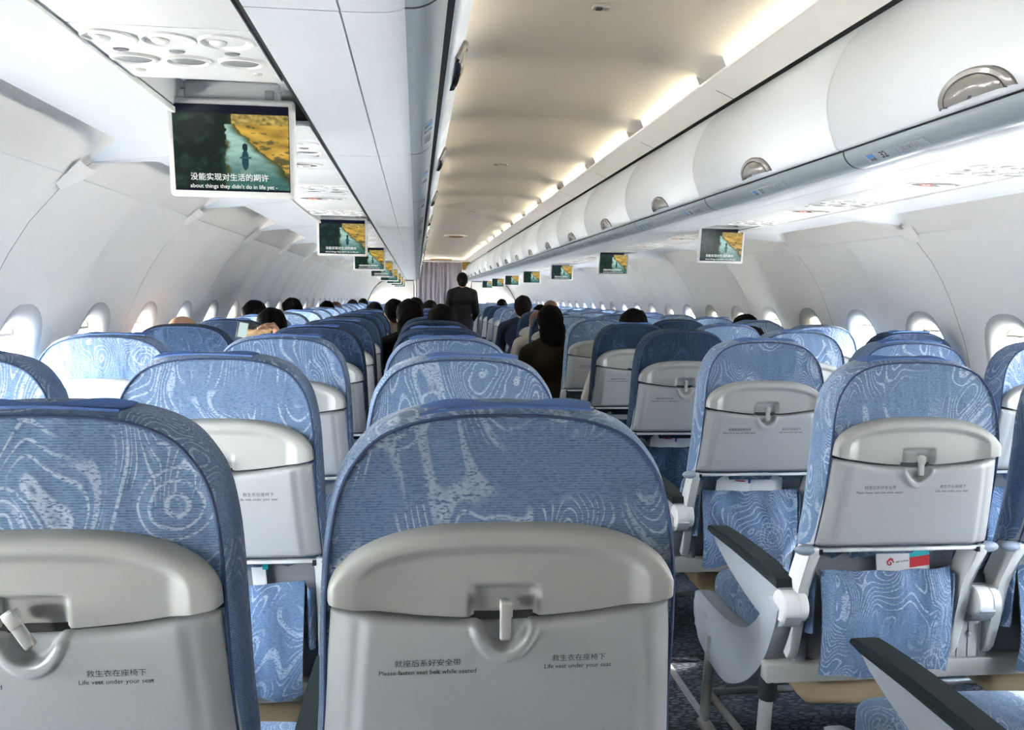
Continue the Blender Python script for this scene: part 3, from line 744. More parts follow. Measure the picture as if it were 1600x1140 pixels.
def monitor_meshes():
    D = {}
    m = MB(); m.box((0, 0.011, 0), (0.252, 0.022, 0.196), 0.009, seg=3); D['bezel'] = m.data('casing', M_white)
    m = MB(); m.box((0, -0.0006, 0), (0.228, 0.002, 0.170), 0.0008); D['glass'] = m.data('screen_border', M_dark)
    D['sub'] = merge_text([(text_data('没能实现对生活的期许', 0.0155, M_subt, bold=0.0002), -0.006, -0.058, lambda x, z: 0), (text_data("about things they didn't do in life yet -", 0.0112, M_subt, bold=0.0001), 0.002, -0.0755, lambda x, z: 0)], 'subtitle')
    m = MB(); m.box((0, 0, 0), (0.19, 0.03, 0.075), 0.008); m.box((-0.0, -0.012, 0.02), (0.20, 0.004, 0.004), mi=1); m.box((0.075, -0.017, 0.012), (0.018, 0.006, 0.018), 0.002, mi=1); D['arm'] = m.data('hinge', [M_psu, M_greyp])
    m = MB(); m.disc((0, 0, 0), 0.0022, 0.0022, 8, rings=((1, 0), (0.8, -0.001))); D['led'] = m.data('sensor', M_greyp)
    return D
MON = monitor_meshes()
for s in (-1, 1):
    for j in range(0, 8):
        y = 1.80 + 2.50*j + (0.10 if j else 0.0)
        if y > 19.6: continue
        if s > 0 and j == 0: continue
        xm = (-0.983 if j == 0 else -0.985) if s < 0 else 1.005
        lab = 'ceiling-hung screen in a white frame over the %s seats, %s from the camera' % (SIDE_N[s], ORD[(j+1) if s < 0 else j])
        if j == 0: lab = 'large nearest drop-down screen with subtitles hanging over the left seats'
        t = thing('drop_down_screen', (xm, y, 1.566), lab, 'screen', 'drop-down screens over the %s seats' % SIDE_N[s], rot=(math.radians(8), math.radians(-1.0*s*0), 0))
        link('casing', MON['bezel'], t); g = link('screen_border', MON['glass'], t); sc_ = link('picture', PIC, t, loc=(0, -0.0022, 0))
        if j < 4: link('subtitle', MON['sub'], sc_, loc=(0, -0.0006, 0))
        link('hinge', MON['arm'], t, loc=(0.0, 0.030, 0.095))
        if j < 3: link('sensor', MON['led'], t, loc=(0.118, 0.0, -0.090), rot=(PI/2, 0, 0))

# ------------------------------------------------------------------ seats
PITCH_R = 0.8307; Y1 = 0.934
COLX = {'A': -1.527, 'B': -1.018, 'C': -0.509, 'D': 0.509, 'E': 1.018, 'F': 1.527}
def yc(z): return smooth_interp([(0.30, 0.155), (0.42, 0.150), (0.55, 0.125), (0.62, 0.105), (0.70, 0.050), (0.80, 0.022), (0.93, 0.0), (1.0, 0.0), (1.15, 0.010)], z)
half = spline([(0.202, 0, 0.44), (0.211, 0, 0.58), (0.2175, 0, 0.72), (0.2135, 0, 0.80), (0.2095, 0, 0.92), (0.203, 0, 1.005), (0.190, 0, 1.065), (0.170, 0, 1.100), (0.145, 0, 1.124), (0.105, 0, 1.1405), (0.055, 0, 1.148), (0.0, 0, 1.150)], 4)
OUT = [(p.x, p.z) for p in half] + [(-p.x, p.z) for p in reversed(half[:-1])]
def inset(p, d):
    # towards the axis and down from the top
    c = Vector((0, 0.80)); v = Vector(p)-c; L = v.length
    q = c + v*(1-d/L); return (q.x, max(q.y, 0.44))
def backrest_mesh(mt, name='backrest', simple=False):
    m = MB(); rings = []
    base = [inset(p, 0.016) for p in OUT]
    for f in (0.02, 0.25, 0.5, 0.72, 0.88, 0.96):
        rings.append([(x*f, 0.010 + yc(0.80+(z-0.80)*f) + 0.065*sstep(-(0.80+(z-0.80)*f), -0.715, -0.66), 0.80+(z-0.80)*f) for x, z in base])
    for d, y in ((0.016, 0.010), (0.012, 0.0085), (0.008, 0.0135), (0.004, 0.020), (0.0, 0.034), (-0.002, 0.060), (0.0, 0.088), (0.008, 0.106), (0.022, 0.117), (0.05, 0.122)):
        rings.append([(q[0], y+yc(q[1])*(1-0.35*sstep(y, 0.03, 0.1))+0.065*sstep(-q[1], -0.715, -0.66)*(1-sstep(y, 0.02, 0.1)), q[1]) for q in (inset(p, d) for p in OUT)])
    for f in (0.7, 0.4, 0.02):
        rings.append([(x*f, 0.125+yc(0.80+(z-0.80)*f)*0.65, 0.80+(z-0.80)*f) for x, z in base])
    m.loft(rings, True, True, True); return m.data(name, mt, sharp=None)
def zsplit(x): return 0.932 - 0.023*max(0.0, 1-(x/0.20)**2)
def shell_mesh():
    m = MB(); NU, NV = 120, 40; HW = 0.199
    def P(u, v):
        # denser sampling near the edges
        U = 2*u-1; U = math.copysign(1-(1-abs(U))**1.25, U); V = 1-(1-v)**1.25
        x = HW*U; zs = zsplit(x)+0.0022; H = (1.0185-zs)*max(0.0, 1-abs(U)**3.1)**(1/2.3); z = zs + H*V
        ez = (1-V)*max(H, 1e-4); ex = (1-abs(U))*HW*1.6
        d = min(ez, ex, 0.05); t = 1-math.exp(-d/0.0042)
        y = 0.012 - 0.025*t
        # swept inner panel
        U2 = abs(x)/0.165; arch = 0.955+0.038*max(0, 1-U2**2.6)**0.5 if U2 < 1 else 0.90
        y += 0.0095*sstep(arch-z, -0.006, 0.008)*(1-sstep(abs(x), 0.140, 0.172))
        # recess behind the latch
        rx = max(0, abs(x)-0.030)/0.011; rz = max(0, z-0.942)/0.009; q = math.hypot(rx, rz)
        y += 0.012*(1-sstep(q, 0.25, 1.0))
        return (x, y+yc(z), z)
    m.grid(P, NU, NV); return m.data('upper_shell', M_shell, sharp=None)
def tray_y(x, z):
    hw = 0.199 + 0.016*(0.93-z)/0.21
    dx = hw-abs(x); dz = min(zsplit(x)-0.0012-z, z-0.712)
    t = 1-math.exp(-max(0, min(dx*1.4, dz))/0.0035)
    y = 0.016 - 0.029*t
    y += 0.010*sstep(abs(x), hw-0.052, hw-0.034)*0.55 + 0.012*sstep(abs(x), hw-0.034, hw)
    # thumb cup: raised rim around a U-shaped hollow
    r = math.hypot(x/0.041, (z-0.925)/0.066)
    y -= 0.0045*(sstep(r, 0.72, 0.80)*(1-sstep(r, 0.97, 1.02)))
    y += 0.014*(1-sstep(r, 0.68, 0.80))
    return y
def tray_mesh():
    m = MB(); NU, NV = 150, 100
    def P(u, v):
        U = 2*u-1; U = math.copysign(1-(1-abs(U))**1.1, U)
        V = v; zt = None
        z0 = 0.712
        # x first at mid width then clamp
        hwf = lambda z: 0.199 + 0.016*(0.93-z)/0.21
        x = U*0.205; top = zsplit(x)-0.0012; z = z0+(top-z0)*V; x = U*hwf(z)
        r = 0.012
        # rounded lower corners
        zz = z
        return (x, tray_y(x, z)+yc(z), zz)
    m.grid(P, NU, NV); return m.data('tray_table', M_tray, sharp=None)
SEAT = {}
SEAT['back_l'] = backrest_mesh(M_fab); SEAT['back_d'] = backrest_mesh(M_fabd)
SEAT['shell'] = shell_mesh(); SEAT['tray'] = tray_mesh()
m = MB(); m.grid(lambda u, v: (0.197*(2*u-1), 0.0135+yc(0.70), 0.705+0.225*v), 1, 1)
m = MB(); pts = [(x, 0.0080+yc(z), z) for x, z in (inset(p, 0.010) for p in OUT)]; m.tube(pts, 0.0022, 6); SEAT['pipe'] = m.data('piping', M_pipe)
# dark joint between shell and tray and round the shell
m = MB()
m.grid(lambda u, v: (0.199*(2*u-1), 0.0075+yc(0.92), zsplit(0.199*(2*u-1))-0.004+0.010*v), 24, 1)
SEAT['joint'] = m.data('joint', M_dark, smooth=False)
m = MB()   # latch
m.box((0, -0.004, 0.0), (0.0125, 0.009, 0.046), 0.0028, seg=3); m.box((0, 0.004, 0.0135), (0.011, 0.012, 0.014), 0.002); m.box((0.001, -0.0072, 0.012), (0.0135, 0.006, 0.018), 0.0025)
SEAT['latch'] = m.data('tray_latch', M_shell)
off = lambda x, z: tray_y(x, z)+yc(z)-0.0007
SEAT['txt1'] = merge_text([(text_data('就座后系好安全带', 0.0094, M_ink), -0.086, 0.8605, off), (text_data('Please fasten seat belt while seated', 0.0078, M_ink, bold=0.00004), -0.086, 0.8495, off)], 'lettering')
SEAT['txt2'] = merge_text([(text_data('救生衣在座椅下', 0.0090, M_ink), 0.087, 0.8615, off), (text_data('Life vest under your seat', 0.0078, M_ink, bold=0.00004), 0.086, 0.8515, off)], 'lettering')
def flap_mesh(w=0.205, lift=0.0):
    m = MB()
    def zt(x): return interp(sorted([(p[0], p[1]) for p in OUT if p[1] > 1.0]), x)
    def P(u, v, o=0.0):
        x = -w/2+w*u + 0.012*(v-0.5)*(u-0.5); z = zt(max(-0.16, min(0.16, x)))+0.0015+o + 0.004*math.sin(u*9)*(v**2) + 0.004*(u**10)
        return (x, 0.036+0.030*v, z - 0.0015 - 0.003*(1-v)**2)
    m.grid(lambda u, v: P(u, v, 0.0014), 24, 6); m.grid(lambda u, v: P(u, v, 0.0), 24, 6)
    m.grid(lambda u, v: (P(u, 0, 0.0)[0], 0.018, P(u, 0, 0.0)[2]+0.003*v), 24, 1)
    return m.data('headrest_flap', M_flap, sharp=None)
SEAT['flap'] = flap_mesh()
m = MB(); m.box((0, yc(0.70)+0.004, 0.7035), (0.395, 0.014, 0.009), 0.003)
for s in (-1, 1): m.box((s*0.207, yc(0.70)+0.006, 0.7015), (0.022, 0.020, 0.018), 0.004); m.box((s*0.1935, yc(0.70)+0.0, 0.7005), (0.008, 0.012, 0.012), 0.001, mi=1)
SEAT['bar'] = m.data('tray_hinge_bar', [M_white, M_dark])
m = MB(); m.prism([(0.125, 0.706), (0.140, 0.60), (0.158, 0.42), (0.162, 0.398), (0.175, 0.398), (0.172, 0.45), (0.150, 0.706)], -0.188, 0.188, 'x'); SEAT['panel'] = m.data('back_panel', M_greyp)
for s, nm in ((-1, 'armL'), (1, 'armR')):
    m = MB(); x = s*0.206
    m.prism([(0.050, 0.706), (0.048, 0.690), (0.100, 0.60), (0.118, 0.50), (0.135, 0.425), (0.150, 0.405), (0.185, 0.42), (0.178, 0.52), (0.155, 0.62), (0.110, 0.706)], x-0.013, x+0.013, 'x', 0.004); SEAT[nm] = m.data('back_strut', M_white)
m = MB(); m.sphere((0, 0, 0), (0.030, 0.014, 0.013), 16); SEAT['knob'] = m.data('pivot_cap', M_knob)
def pocket_mesh(mt, seed):
    m = MB()
    def P(u, v):
        x = -0.166+0.332*u; z = 0.385+0.257*v
        hem = 0.006*math.sin(u*7+seed)+0.004*math.sin(u*17+seed*2)
        z += hem*(1-v)
        sag = -0.006*math.sin(PI*u)*v**3
        y = 0.098 - 0.020*math.sin(PI*min(1, 0.15+v*0.9)) + 0.006*noise.noise(Vector((u*5+seed*3, v*2.2, seed))) + 0.004*math.sin(u*22+2*math.sin(v*3+seed))*(0.3+0.7*v)
        y += 0.006*(abs(2*u-1)**6)
        return (x*(0.97+0.03*v), y, z+sag)
    m.grid(P, 48, 26); 
    m.grid(lambda u, v: (P(u, v)[0], P(u, v)[1]+0.004, P(u, v)[2]), 48, 26)
    for s in (0, 1):
        m.grid(lambda u, v: (P(s, 0)[0]*(1+0.0)+(1 if s else -1)*(0.022*u+0.004), 0.122-0.022*math.sin(PI*u)+0.02*(1-v)*0.2, 0.49+0.14*v-0.01*u), 6, 10)
    return m.data('seat_pocket', mt, sharp=None)
for q in (0, 1, 2): SEAT['pocket%d_l' % q] = pocket_mesh(M_fab, q*2.1+0.4)
SEAT['pocket0_d'] = pocket_mesh(M_fabd, 1.0)
def cushion_mesh(mt):
    m = MB(); m.box((0, 0.435, 0.395), (0.430, 0.50, 0.118), 0.036, seg=5)
    bmesh.ops.subdivide_edges(m.bm, edges=[e for e in m.bm.edges if e.calc_length() > 0.1], cuts=8, use_grid_fill=True)
    for v in m.bm.verts:
        if v.co.z > 0.42: v.co.z += 0.008*max(0, 1-((v.co.x)/0.2)**2) + 0.006*sstep(v.co.y, 0.45, 0.62)
    return m.data('seat_cushion', mt, sharp=None)
SEAT['cush_l'] = cushion_mesh(M_fab); SEAT['cush_d'] = cushion_mesh(M_fabd)
def arm_meshes():
    D = {}
    m = MB(); up = spline([(0.605, 0, 0.602), (0.52, 0, 0.600), (0.35, 0, 0.598), (0.16, 0, 0.594), (0.105, 0, 0.58)], 4); lo = spline([(0.080, 0, 0.535), (0.110, 0, 0.500), (0.20, 0, 0.486), (0.32, 0, 0.502), (0.45, 0, 0.536), (0.55, 0, 0.572)], 4)
    m.prism([(p.x, p.z) for p in up]+[(p.x, p.z) for p in lo], -0.020, 0.020, 'x', 0.006); D['arm'] = m.data('armrest', M_arm)
    m = MB(); up = spline([(0.618, 0, 0.597), (0.612, 0, 0.608), (0.58, 0, 0.616), (0.42, 0, 0.622), (0.24, 0, 0.619), (0.135, 0, 0.610)], 4); lo = [(0.130, 0.588), (0.25, 0.592), (0.42, 0.595), (0.58, 0.594)]
    m.prism([(p.x, p.z) for p in up]+lo, -0.025, 0.025, 'x', 0.006); D['pad'] = m.data('armrest_pad', M_pad)
    m = MB(); m.tube([(-0.024, 0.118, 0.550), (-0.021, 0.118, 0.550), (0.034, 0.118, 0.550), (0.037, 0.118, 0.550)], [0.034, 0.0375, 0.0375, 0.034], 28); m.tube([(0.014, 0.118, 0.550), (0.017, 0.118, 0.550)], 0.039, 28); D['hub'] = m.data('armrest_hub', M_white)
    return D
ARM = arm_meshes()
def endbay_mesh(s):
    m = MB(); outer = spline([(0.695, 0, 0.385), (0.708, 0, 0.362), (0.700, 0, 0.292), (0.660, 0, 0.250), (0.56, 0, 0.222), (0.45, 0, 0.215), (0.37, 0, 0.240), (0.27, 0, 0.300), (0.185, 0, 0.385), (0.128, 0, 0.49), (0.112, 0, 0.545)], 4)
    inner = spline([(0.165, 0, 0.560), (0.205, 0, 0.505), (0.245, 0, 0.462), (0.31, 0, 0.420), (0.40, 0, 0.398), (0.52, 0, 0.392), (0.66, 0, 0.396)], 4)
    m.prism([(p.x, p.z) for p in outer]+[(p.x, p.z) for p in inner], -0.022, 0.022, 'x', 0.009, seg=3)
    m.box((s*0.0225, 0.62, 0.345), (0.002, 0.07, 0.022), 0.002)
    ob = [(p.x, p.z) for p in outer[20:]]; ib = [(x+0.030, z+0.022) for x, z in reversed(ob)]
    m.prism(ob+ib, -s*0.0, -s*0.052, 'x', 0.006)
    m.box((-s*0.060, 0.175, 0.43), (0.030, 0.05, 0.10), 0.008)
    return m.data('end_bay', M_arm)
BAY = {s: endbay_mesh(s) for s in (-1, 1)}
m = MB(); m.prism([(-0.055, 0.375), (0.055, 0.375), (0.052, 0.50), (0.030, 0.525), (-0.030, 0.525), (-0.052, 0.50)], 0.150, 0.172, 'y', 0.006)
for x in (-0.028, 0.0, 0.028): m.box((x, 0.149, 0.44), (0.003, 0.004, 0.12), 0.001)
m.box((0, 0.142, 0.52), (0.030, 0.03, 0.07), 0.006); m.sphere((0, 0.145, 0.455), (0.007, 0.005, 0.007), 10, mi=1)
SEAT['bracket'] = m.data('armrest_bracket', [M_white, M_metal])

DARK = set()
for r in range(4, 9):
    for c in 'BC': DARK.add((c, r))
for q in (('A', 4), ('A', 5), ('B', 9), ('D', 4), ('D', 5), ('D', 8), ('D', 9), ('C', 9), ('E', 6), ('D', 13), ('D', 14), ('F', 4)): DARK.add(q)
def seat_label(c, r, dark):
    pos = {'A': 'left window seat', 'B': 'left middle seat', 'C': 'left aisle seat', 'D': 'right aisle seat', 'E': 'right middle seat', 'F': 'right window seat'}[c]
    return '%s patterned %s with white plastic back, %s row from the camera' % ('dark blue' if dark else 'light blue', pos, ORD[r])
NROW = 22
for r in range(1, NROW+1):
    for c in 'ABCDEF':
        if r == 1 and c in 'AF': continue
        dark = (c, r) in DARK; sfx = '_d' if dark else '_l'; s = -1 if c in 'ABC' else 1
        yo = Y1 + PITCH_R*(r-1)
        t = thing('airline_seat', (COLX[c], yo, 0), seat_label(c, r, dark), 'seat', 'airline seats in the %s block' % SIDE_N[s])
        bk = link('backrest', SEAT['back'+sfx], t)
        if r <= 12: link('piping', SEAT['pipe'], bk)
        sh = link('upper_shell', SEAT['shell'], t)
        tr = link('tray_table', SEAT['tray'], t)
        if r <= 14: link('joint', SEAT['joint'], t)
        if r <= 10:
            lz = link('tray_latch', SEAT['latch'], t, loc=(0, -0.012, 0.9135))
            if (c, r) == ('B', 1): lz.rotation_euler = (0, math.radians(-33), 0); lz.location = (-0.006, -0.012, 0.918)
        if r <= 7:
            link('instruction_lettering', SEAT['txt1'], tr); link('instruction_lettering', SEAT['txt2'], tr)
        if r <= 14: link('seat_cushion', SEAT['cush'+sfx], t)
        if (r + ord(c)) % 3 != 0 or r <= 3:
            fl = link('headrest_flap', SEAT['flap'], t, loc=(random.uniform(-0.02, 0.03), 0, 0)); fl.rotation_euler = (0, math.radians(random.uniform(-0.6, 1.0)), 0)
            fl.location.z = 0.001
        if r <= 8:
            link('tray_hinge_bar', SEAT['bar'], t); link('back_panel', SEAT['panel'], t)
            for nm in ('armL', 'armR'):
                a = link('back_strut', SEAT[nm], t)
                if r <= 5: link('pivot_cap', SEAT['knob'], a, loc=((-1 if nm == 'armL' else 1)*0.222, 0.058, 0.703))
            link('seat_pocket', SEAT['pocket0_d'] if dark else SEAT['pocket%d_l' % ((r+ord(c)) % 3)], t)
        if r <= 6:
            xs = [-0.2545] + ([0.2545] if c in 'CF' else [])
            for x in xs:
                if c in 'AF' and abs(COLX[c]+x) > 1.7: x = x*0.88
                if c in 'CD' and x*s < 0: x = -s*0.234
                a = link('armrest', ARM['arm'], t, loc=(x, 0, 0)); link('armrest_pad', ARM['pad'], a); link('armrest_hub', ARM['hub'], a)
            if c in 'CD':
                e_ = link('end_bay', BAY[-s], t, loc=(-s*0.240, 0, 0))
            elif True:
                link('armrest_bracket', SEAT['bracket'], t, loc=((-0.2545), 0, 0))

# under-seat frames, one per block of three
def frame_mesh():
    D = {}
    m = MB(); m.box((0, 0.160, 0.370), (1.56, 0.040, 0.048), 0.006)
    
    D['beam'] = m.data('beam', M_beam)
    m = MB(); m.tube([(0.0, 0.17, 0.30), (0.0, 0.20, 0.02)], 0.017, 12); m.tube([(0, 0.165, 0.30), (0, 0.162, 0.35)], 0.022, 12, mi=1); D['rear'] = m.data('leg', [M_metal, M_dark])
    m = MB(); m.tube([(0.0, 0.56, 0.30), (0.0, 0.60, 0.02)], 0.015, 12); D['front'] = m.data('leg', M_metal)
    m = MB(); m.box((0, 0.385, 0.012), (0.035, 0.46, 0.018), 0.004); D['foot'] = m.data('track_foot', M_metal)
    m = MB(); m.tube([(-0.74, 0.24, 0.10), (-0.745, 0.60, 0.095), (-0.73, 0.622, 0.095), (0.73, 0.622, 0.095), (0.745, 0.60, 0.095), (0.74, 0.24, 0.10)], 0.011, 10); D['bag'] = m.data('baggage_bar', M_metal)
    m = MB(); m.box((0, 0.56, 0.318), (1.48, 0.04, 0.045), 0.006); D['beam2'] = m.data('beam', M_beam)
    m = MB(); m.prism([(0.56, 0.30), (0.60, 0.18), (0.66, 0.16), (0.66, 0.19), (0.62, 0.20), (0.59, 0.31)], -0.02, 0.02, 'x', 0.004); D['hook'] = m.data('front_bracket', M_beam)
    return D
FR = frame_mesh()
for s in (-1, 1):
    for r in range(1, 8):
        yo = Y1 + PITCH_R*(r-1)
        t = thing('seat_frame', (s*1.018, yo, 0), 'metal leg frame under the %s block of seats, %s row from the camera' % (SIDE_N[s], ORD[r]), 'seat frame', 'metal frames under the seat blocks')
        link('beam', FR['beam'], t); link('beam', FR['beam2'], t); link('baggage_bar', FR['bag'], t)
        for x in (-s*0.765, s*0.30):
            link('leg', FR['rear'], t, loc=(x, 0, 0)); link('leg', FR['front'], t, loc=(x, 0, 0)); link('track_foot', FR['foot'], t, loc=(x, 0, 0))
        for x in (-0.70, 0.0, 0.70): link('front_bracket', FR['hook'], t, loc=(x, 0, 0))
# life vest pouches
def pouch_mesh(seed):
    m = MB(); m.box((0, 0, 0), (0.30, 0.22, 0.085), 0.03, seg=4)
    bmesh.ops.subdivide_edges(m.bm, edges=[e for e in m.bm.edges if e.calc_length() > 0.05], cuts=6, use_grid_fill=True)
    for v in m.bm.verts:
        n = noise.noise(v.co*14+Vector((seed, 0, 0))); v.co += v.co.normalized()*0.010*n
        if v.co.z < 0: v.co.z += -0.012*max(0, 1-(v.co.x/0.15)**2)
    return m.data('life_vest_pouch', M_pouch, sharp=None)
PCH = [pouch_mesh(k*3.3) for k in range(2)]
for r in range(2, 6):
    for c in 'BCDE':
        s = -1 if c in 'ABC' else 1
        t = link('life_vest_pouch', PCH[(r+ord(c)) % 2], loc=(COLX[c]+0.02, Y1+PITCH_R*(r-1)+0.33, 0.288))
        pos = {'B': 'left middle', 'C': 'left aisle', 'D': 'right aisle', 'E': 'right middle'}[c]
        tag(t, 'tan life vest pouch under the %s seat, %s row from the camera' % (pos, ORD[r]), 'life vest pouch', 'tan life vest pouches under the seats')
# magazines and cards in the pockets
def magazine(c, r, dx, w, h, z, tilt, style, label):
    t = thing('magazine' if w > 0.1 else 'safety_card', (COLX[c]+dx, Y1+PITCH_R*(r-1)+0.112, z), label, 'magazine', rot=(math.radians(4), math.radians(tilt), 0))
    m = MB(); m.box((0, 0, -h/2), (w, 0.004, h), 0.0008); m.build('cover', M_paper, t)
    if style == 'logo':
        m = MB(); m.box((w/2-0.026, -0.0024, -0.012), (0.050, 0.0008, 0.022)); m.build('teal_block', M_teal, t)
        m = MB(); m.box((w/2-0.026, -0.0024, -0.036), (0.050, 0.0008, 0.026)); m.build('red_block', M_red, t)
        m = MB(); pts = [(-0.034+0.0095*(1-a/22)*math.cos(a*0.42), -0.0024, -0.030+0.0095*(1-a/22)*math.sin(a*0.42)) for a in range(20)]
        m.tube(pts, 0.0016, 5); m.tube([(-0.042, -0.0024, -0.026), (-0.032, -0.0024, -0.018), (-0.026, -0.0024, -0.022)], 0.0016, 5); m.build('emblem', M_red, t)
        link('lettering', merge_text([(text_data('AIR CHINA', 0.0066, M_ink, bold=0.0001), -0.003, -0.030, lambda x, z_: -0.0028)], 'lettering'), t)
    elif style == 'blue':
        m = MB(); m.box((0, -0.0024, -0.004), (w, 0.0008, 0.008)); m.box((-w/2+0.004, -0.0024, -0.02), (0.008, 0.0008, 0.03)); m.build('blue_edge', M_blue, t)
    elif style == 'small':
        m = MB(); m.box((0.0, -0.0024, -0.006), (w, 0.0008, 0.012)); m.build('blue_edge', M_blue, t)
        m = MB(); m.box((w/2, -0.0024, -0.024), (w*0.4, 0.0008, 0.014)); m.build('teal_block', M_teal, t)
    else:
        m = MB(); m.box((w*0.2, -0.0024, -0.018), (w*0.3, 0.0008, 0.004)); m.build('print', M_red, t)
magazine('D', 2, 0.045, 0.135, 0.20, 0.684, -7, 'logo', 'white in-flight magazine with red emblem sticking out of the nearest right seat pocket')
magazine('D', 3, -0.055, 0.115, 0.19, 0.688, 4, 'plain', 'plain white magazine tilted in the second right aisle seat pocket')
magazine('D', 3, 0.055, 0.120, 0.19, 0.696, -1, 'blue', 'white booklet with dark blue top edge in the second right aisle seat pocket')
magazine('D', 4, 0.060, 0.120, 0.19, 0.694, 0, 'blue', 'white booklet with dark blue top edge in the third right aisle seat pocket')
magazine('D', 4, -0.05, 0.115, 0.19, 0.690, 3, 'plain', 'plain white magazine in the third right aisle seat pocket')
magazine('B', 2, 0.062, 0.030, 0.16, 0.697, -5, 'small', 'small card with blue and teal edges in the left middle seat pocket')

# ------------------------------------------------------------------ people
def remesh(m, name, mt, voxel, smooth=4, fac=0.6):
    me = m.data(name, mt, smooth=True, sharp=None)
    o = bpy.data.objects.new('tmp', me); COL.objects.link(o)
    r = o.modifiers.new('r', 'REMESH'); r.mode = 'VOXEL'; r.voxel_size = voxel
    s = o.modifiers.new('s', 'SMOOTH'); s.iterations = smooth; s.factor = fac
    bpy.context.view_layer.update(); dg = bpy.context.evaluated_depsgraph_get()
    out = bpy.data.meshes.new_from_object(o.evaluated_get(dg)); bpy.data.objects.remove(o)
    out.materials.clear(); out.materials.append(mt); out.shade_smooth(); out.name = name; return out
def cap(m, a, b, ra, rb):
    a = Vector(a); b = Vector(b); n = 5
    pts = [a+(b-a)*k/n for k in range(n+1)]; rs = [ra+(rb-ra)*k/n for k in range(n+1)]
    m.tube(pts, rs, 14); m.sphere(a, ra, 14); m.sphere(b, rb, 14)
def head_parts(m, hc, turn=0.0, g=0.0):
    """head centre hc, face towards +y; g grows everything"""
    R = Matrix.Rotation(turn, 4, 'Z'); H = Vector(hc)
    def at(p): return H + (R @ Vector(p))
    m.sphere(at((0, -0.012, 0.022)), (0.077+g, 0.094+g, 0.092+g), 22, R)       # skull
    m.sphere(at((0, 0.020, -0.035)), (0.060+g, 0.070+g, 0.078+g), 20, R)       # face
    m.sphere(at((0, 0.058, -0.088)), (0.026, 0.024, 0.020), 12, R)              # chin
    m.sphere(at((0, 0.094, -0.028)), (0.012, 0.018, 0.018), 12, R)              # nose
    m.sphere(at((0, 0.084, -0.006)), (0.009, 0.014, 0.024), 12, R)
    m.sphere(at((0, 0.080, -0.062)), (0.022, 0.012, 0.008), 12, R)              # lips
    for s in (-1, 1):
        m.sphere(at((s*0.078, -0.005, -0.012)), (0.008, 0.018, 0.032), 12, R)   # ears
        m.sphere(at((s*0.040, 0.050, -0.035)), (0.022, 0.022, 0.022), 12, R)    # cheeks
        m.sphere(at((s*0.030, 0.070, 0.020)), (0.022, 0.012, 0.008), 12, R)     # brows
def hand(m, w, d, side, up=(0, 0, 1), curl=0.5, k=1.0):
    """w wrist, d direction of the fingers; palm with four fingers and a thumb"""
    w = Vector(w); d = Vector(d).normalized(); n = Vector(up).normalized(); a = d.cross(n).normalized()*side; n = a.cross(d)*side
    for q in (-1, 0, 1): cap(m, w+a*0.018*q, w+d*0.080+a*0.024*q, 0.014, 0.013)
    for q, L in ((-1.5, 0.062), (-0.5, 0.074), (0.5, 0.078), (1.5, 0.068)):
        b = w+d*0.088+a*0.0205*q; c = b+(d*math.cos(curl*0.6)-n*math.sin(curl*0.6))*L*0.5; e_ = c+(d*math.cos(curl*1.6)-n*math.sin(curl*1.6))*L*0.5
        cap(m, b-d*0.02, b, 0.0095, 0.0095); cap(m, b, c, 0.0095, 0.0088); cap(m, c, e_, 0.0088, 0.0075)
    b = w+d*0.022+a*0.026; c = b+(d*0.6+a*0.7).normalized()*0.040; e_ = c+(d*0.9+a*0.2).normalized()*0.030
    cap(m, b, c, 0.012, 0.0105); cap(m, c, e_, 0.0105, 0.0085)
POSES = {
 'seated': dict(pelvis=(0, 0.02, 0.545), chest=(0, -0.055, 0.93), neck=(0, -0.05, 1.06), head=(0, -0.035, 1.185), sh=(0.175, -0.06, 1.0), el=(0.235, 0.06, 0.76), wr=(0.10, 0.27, 0.66), hip=(0.095, 0.04, 0.56), knee=(0.12, 0.46, 0.555), ank=(0.12, 0.44, 0.10)),
 'standing': dict(pelvis=(0, 0, 0.93), chest=(0, -0.005, 1.26), neck=(0, 0.0, 1.385), head=(0, 0.02, 1.515), sh=(0.165, 0.0, 1.335), el=(0.215, -0.01, 1.06), wr=(0.17, 0.16, 0.93), hip=(0.085, 0, 0.90), knee=(0.085, 0.02, 0.50), ank=(0.08, -0.01, 0.10)),
}
def mirror(p, s): return (p[0]*s, p[1], p[2])
def lerp(a, b, t): return tuple(x+(y-x)*t for x, y in zip(a, b))
def body_mesh(pose):
    P = POSES[pose]; m = MB()
    m.sphere(P['pelvis'], (0.155, 0.105, 0.11), 18); m.sphere(lerp(P['pelvis'], P['chest'], 0.5), (0.125, 0.090, 0.16), 18); m.sphere(P['chest'], (0.150, 0.098, 0.15), 18)
    cap(m, P['chest'], P['neck'], 0.075, 0.052); cap(m, P['neck'], lerp(P['neck'], P['head'], 0.55), 0.052, 0.050); head_parts(m, P['head'])
    for s in (-1, 1):
        sh, el, wr, hip, kn, an = (mirror(P[k], s) for k in ('sh', 'el', 'wr', 'hip', 'knee', 'ank'))
        cap(m, lerp(P['chest'], sh, 0.3), sh, 0.060, 0.048); cap(m, sh, el, 0.047, 0.036); cap(m, el, wr, 0.036, 0.024)
        d = Vector(wr)-Vector(el); hand(m, wr, d, -s, (0, 0, 1), 0.5)
        cap(m, hip, kn, 0.080, 0.052); cap(m, kn, lerp(kn, an, 0.35), 0.050, 0.052); cap(m, lerp(kn, an, 0.35), an, 0.052, 0.034)
        cap(m, an, (an[0], an[1]-0.03, 0.035), 0.034, 0.03); cap(m, (an[0], an[1]-0.02, 0.038), (an[0], an[1]+0.16, 0.028), 0.034, 0.028)
    return remesh(m, 'body', M_skin, 0.0095, 3, 0.5)
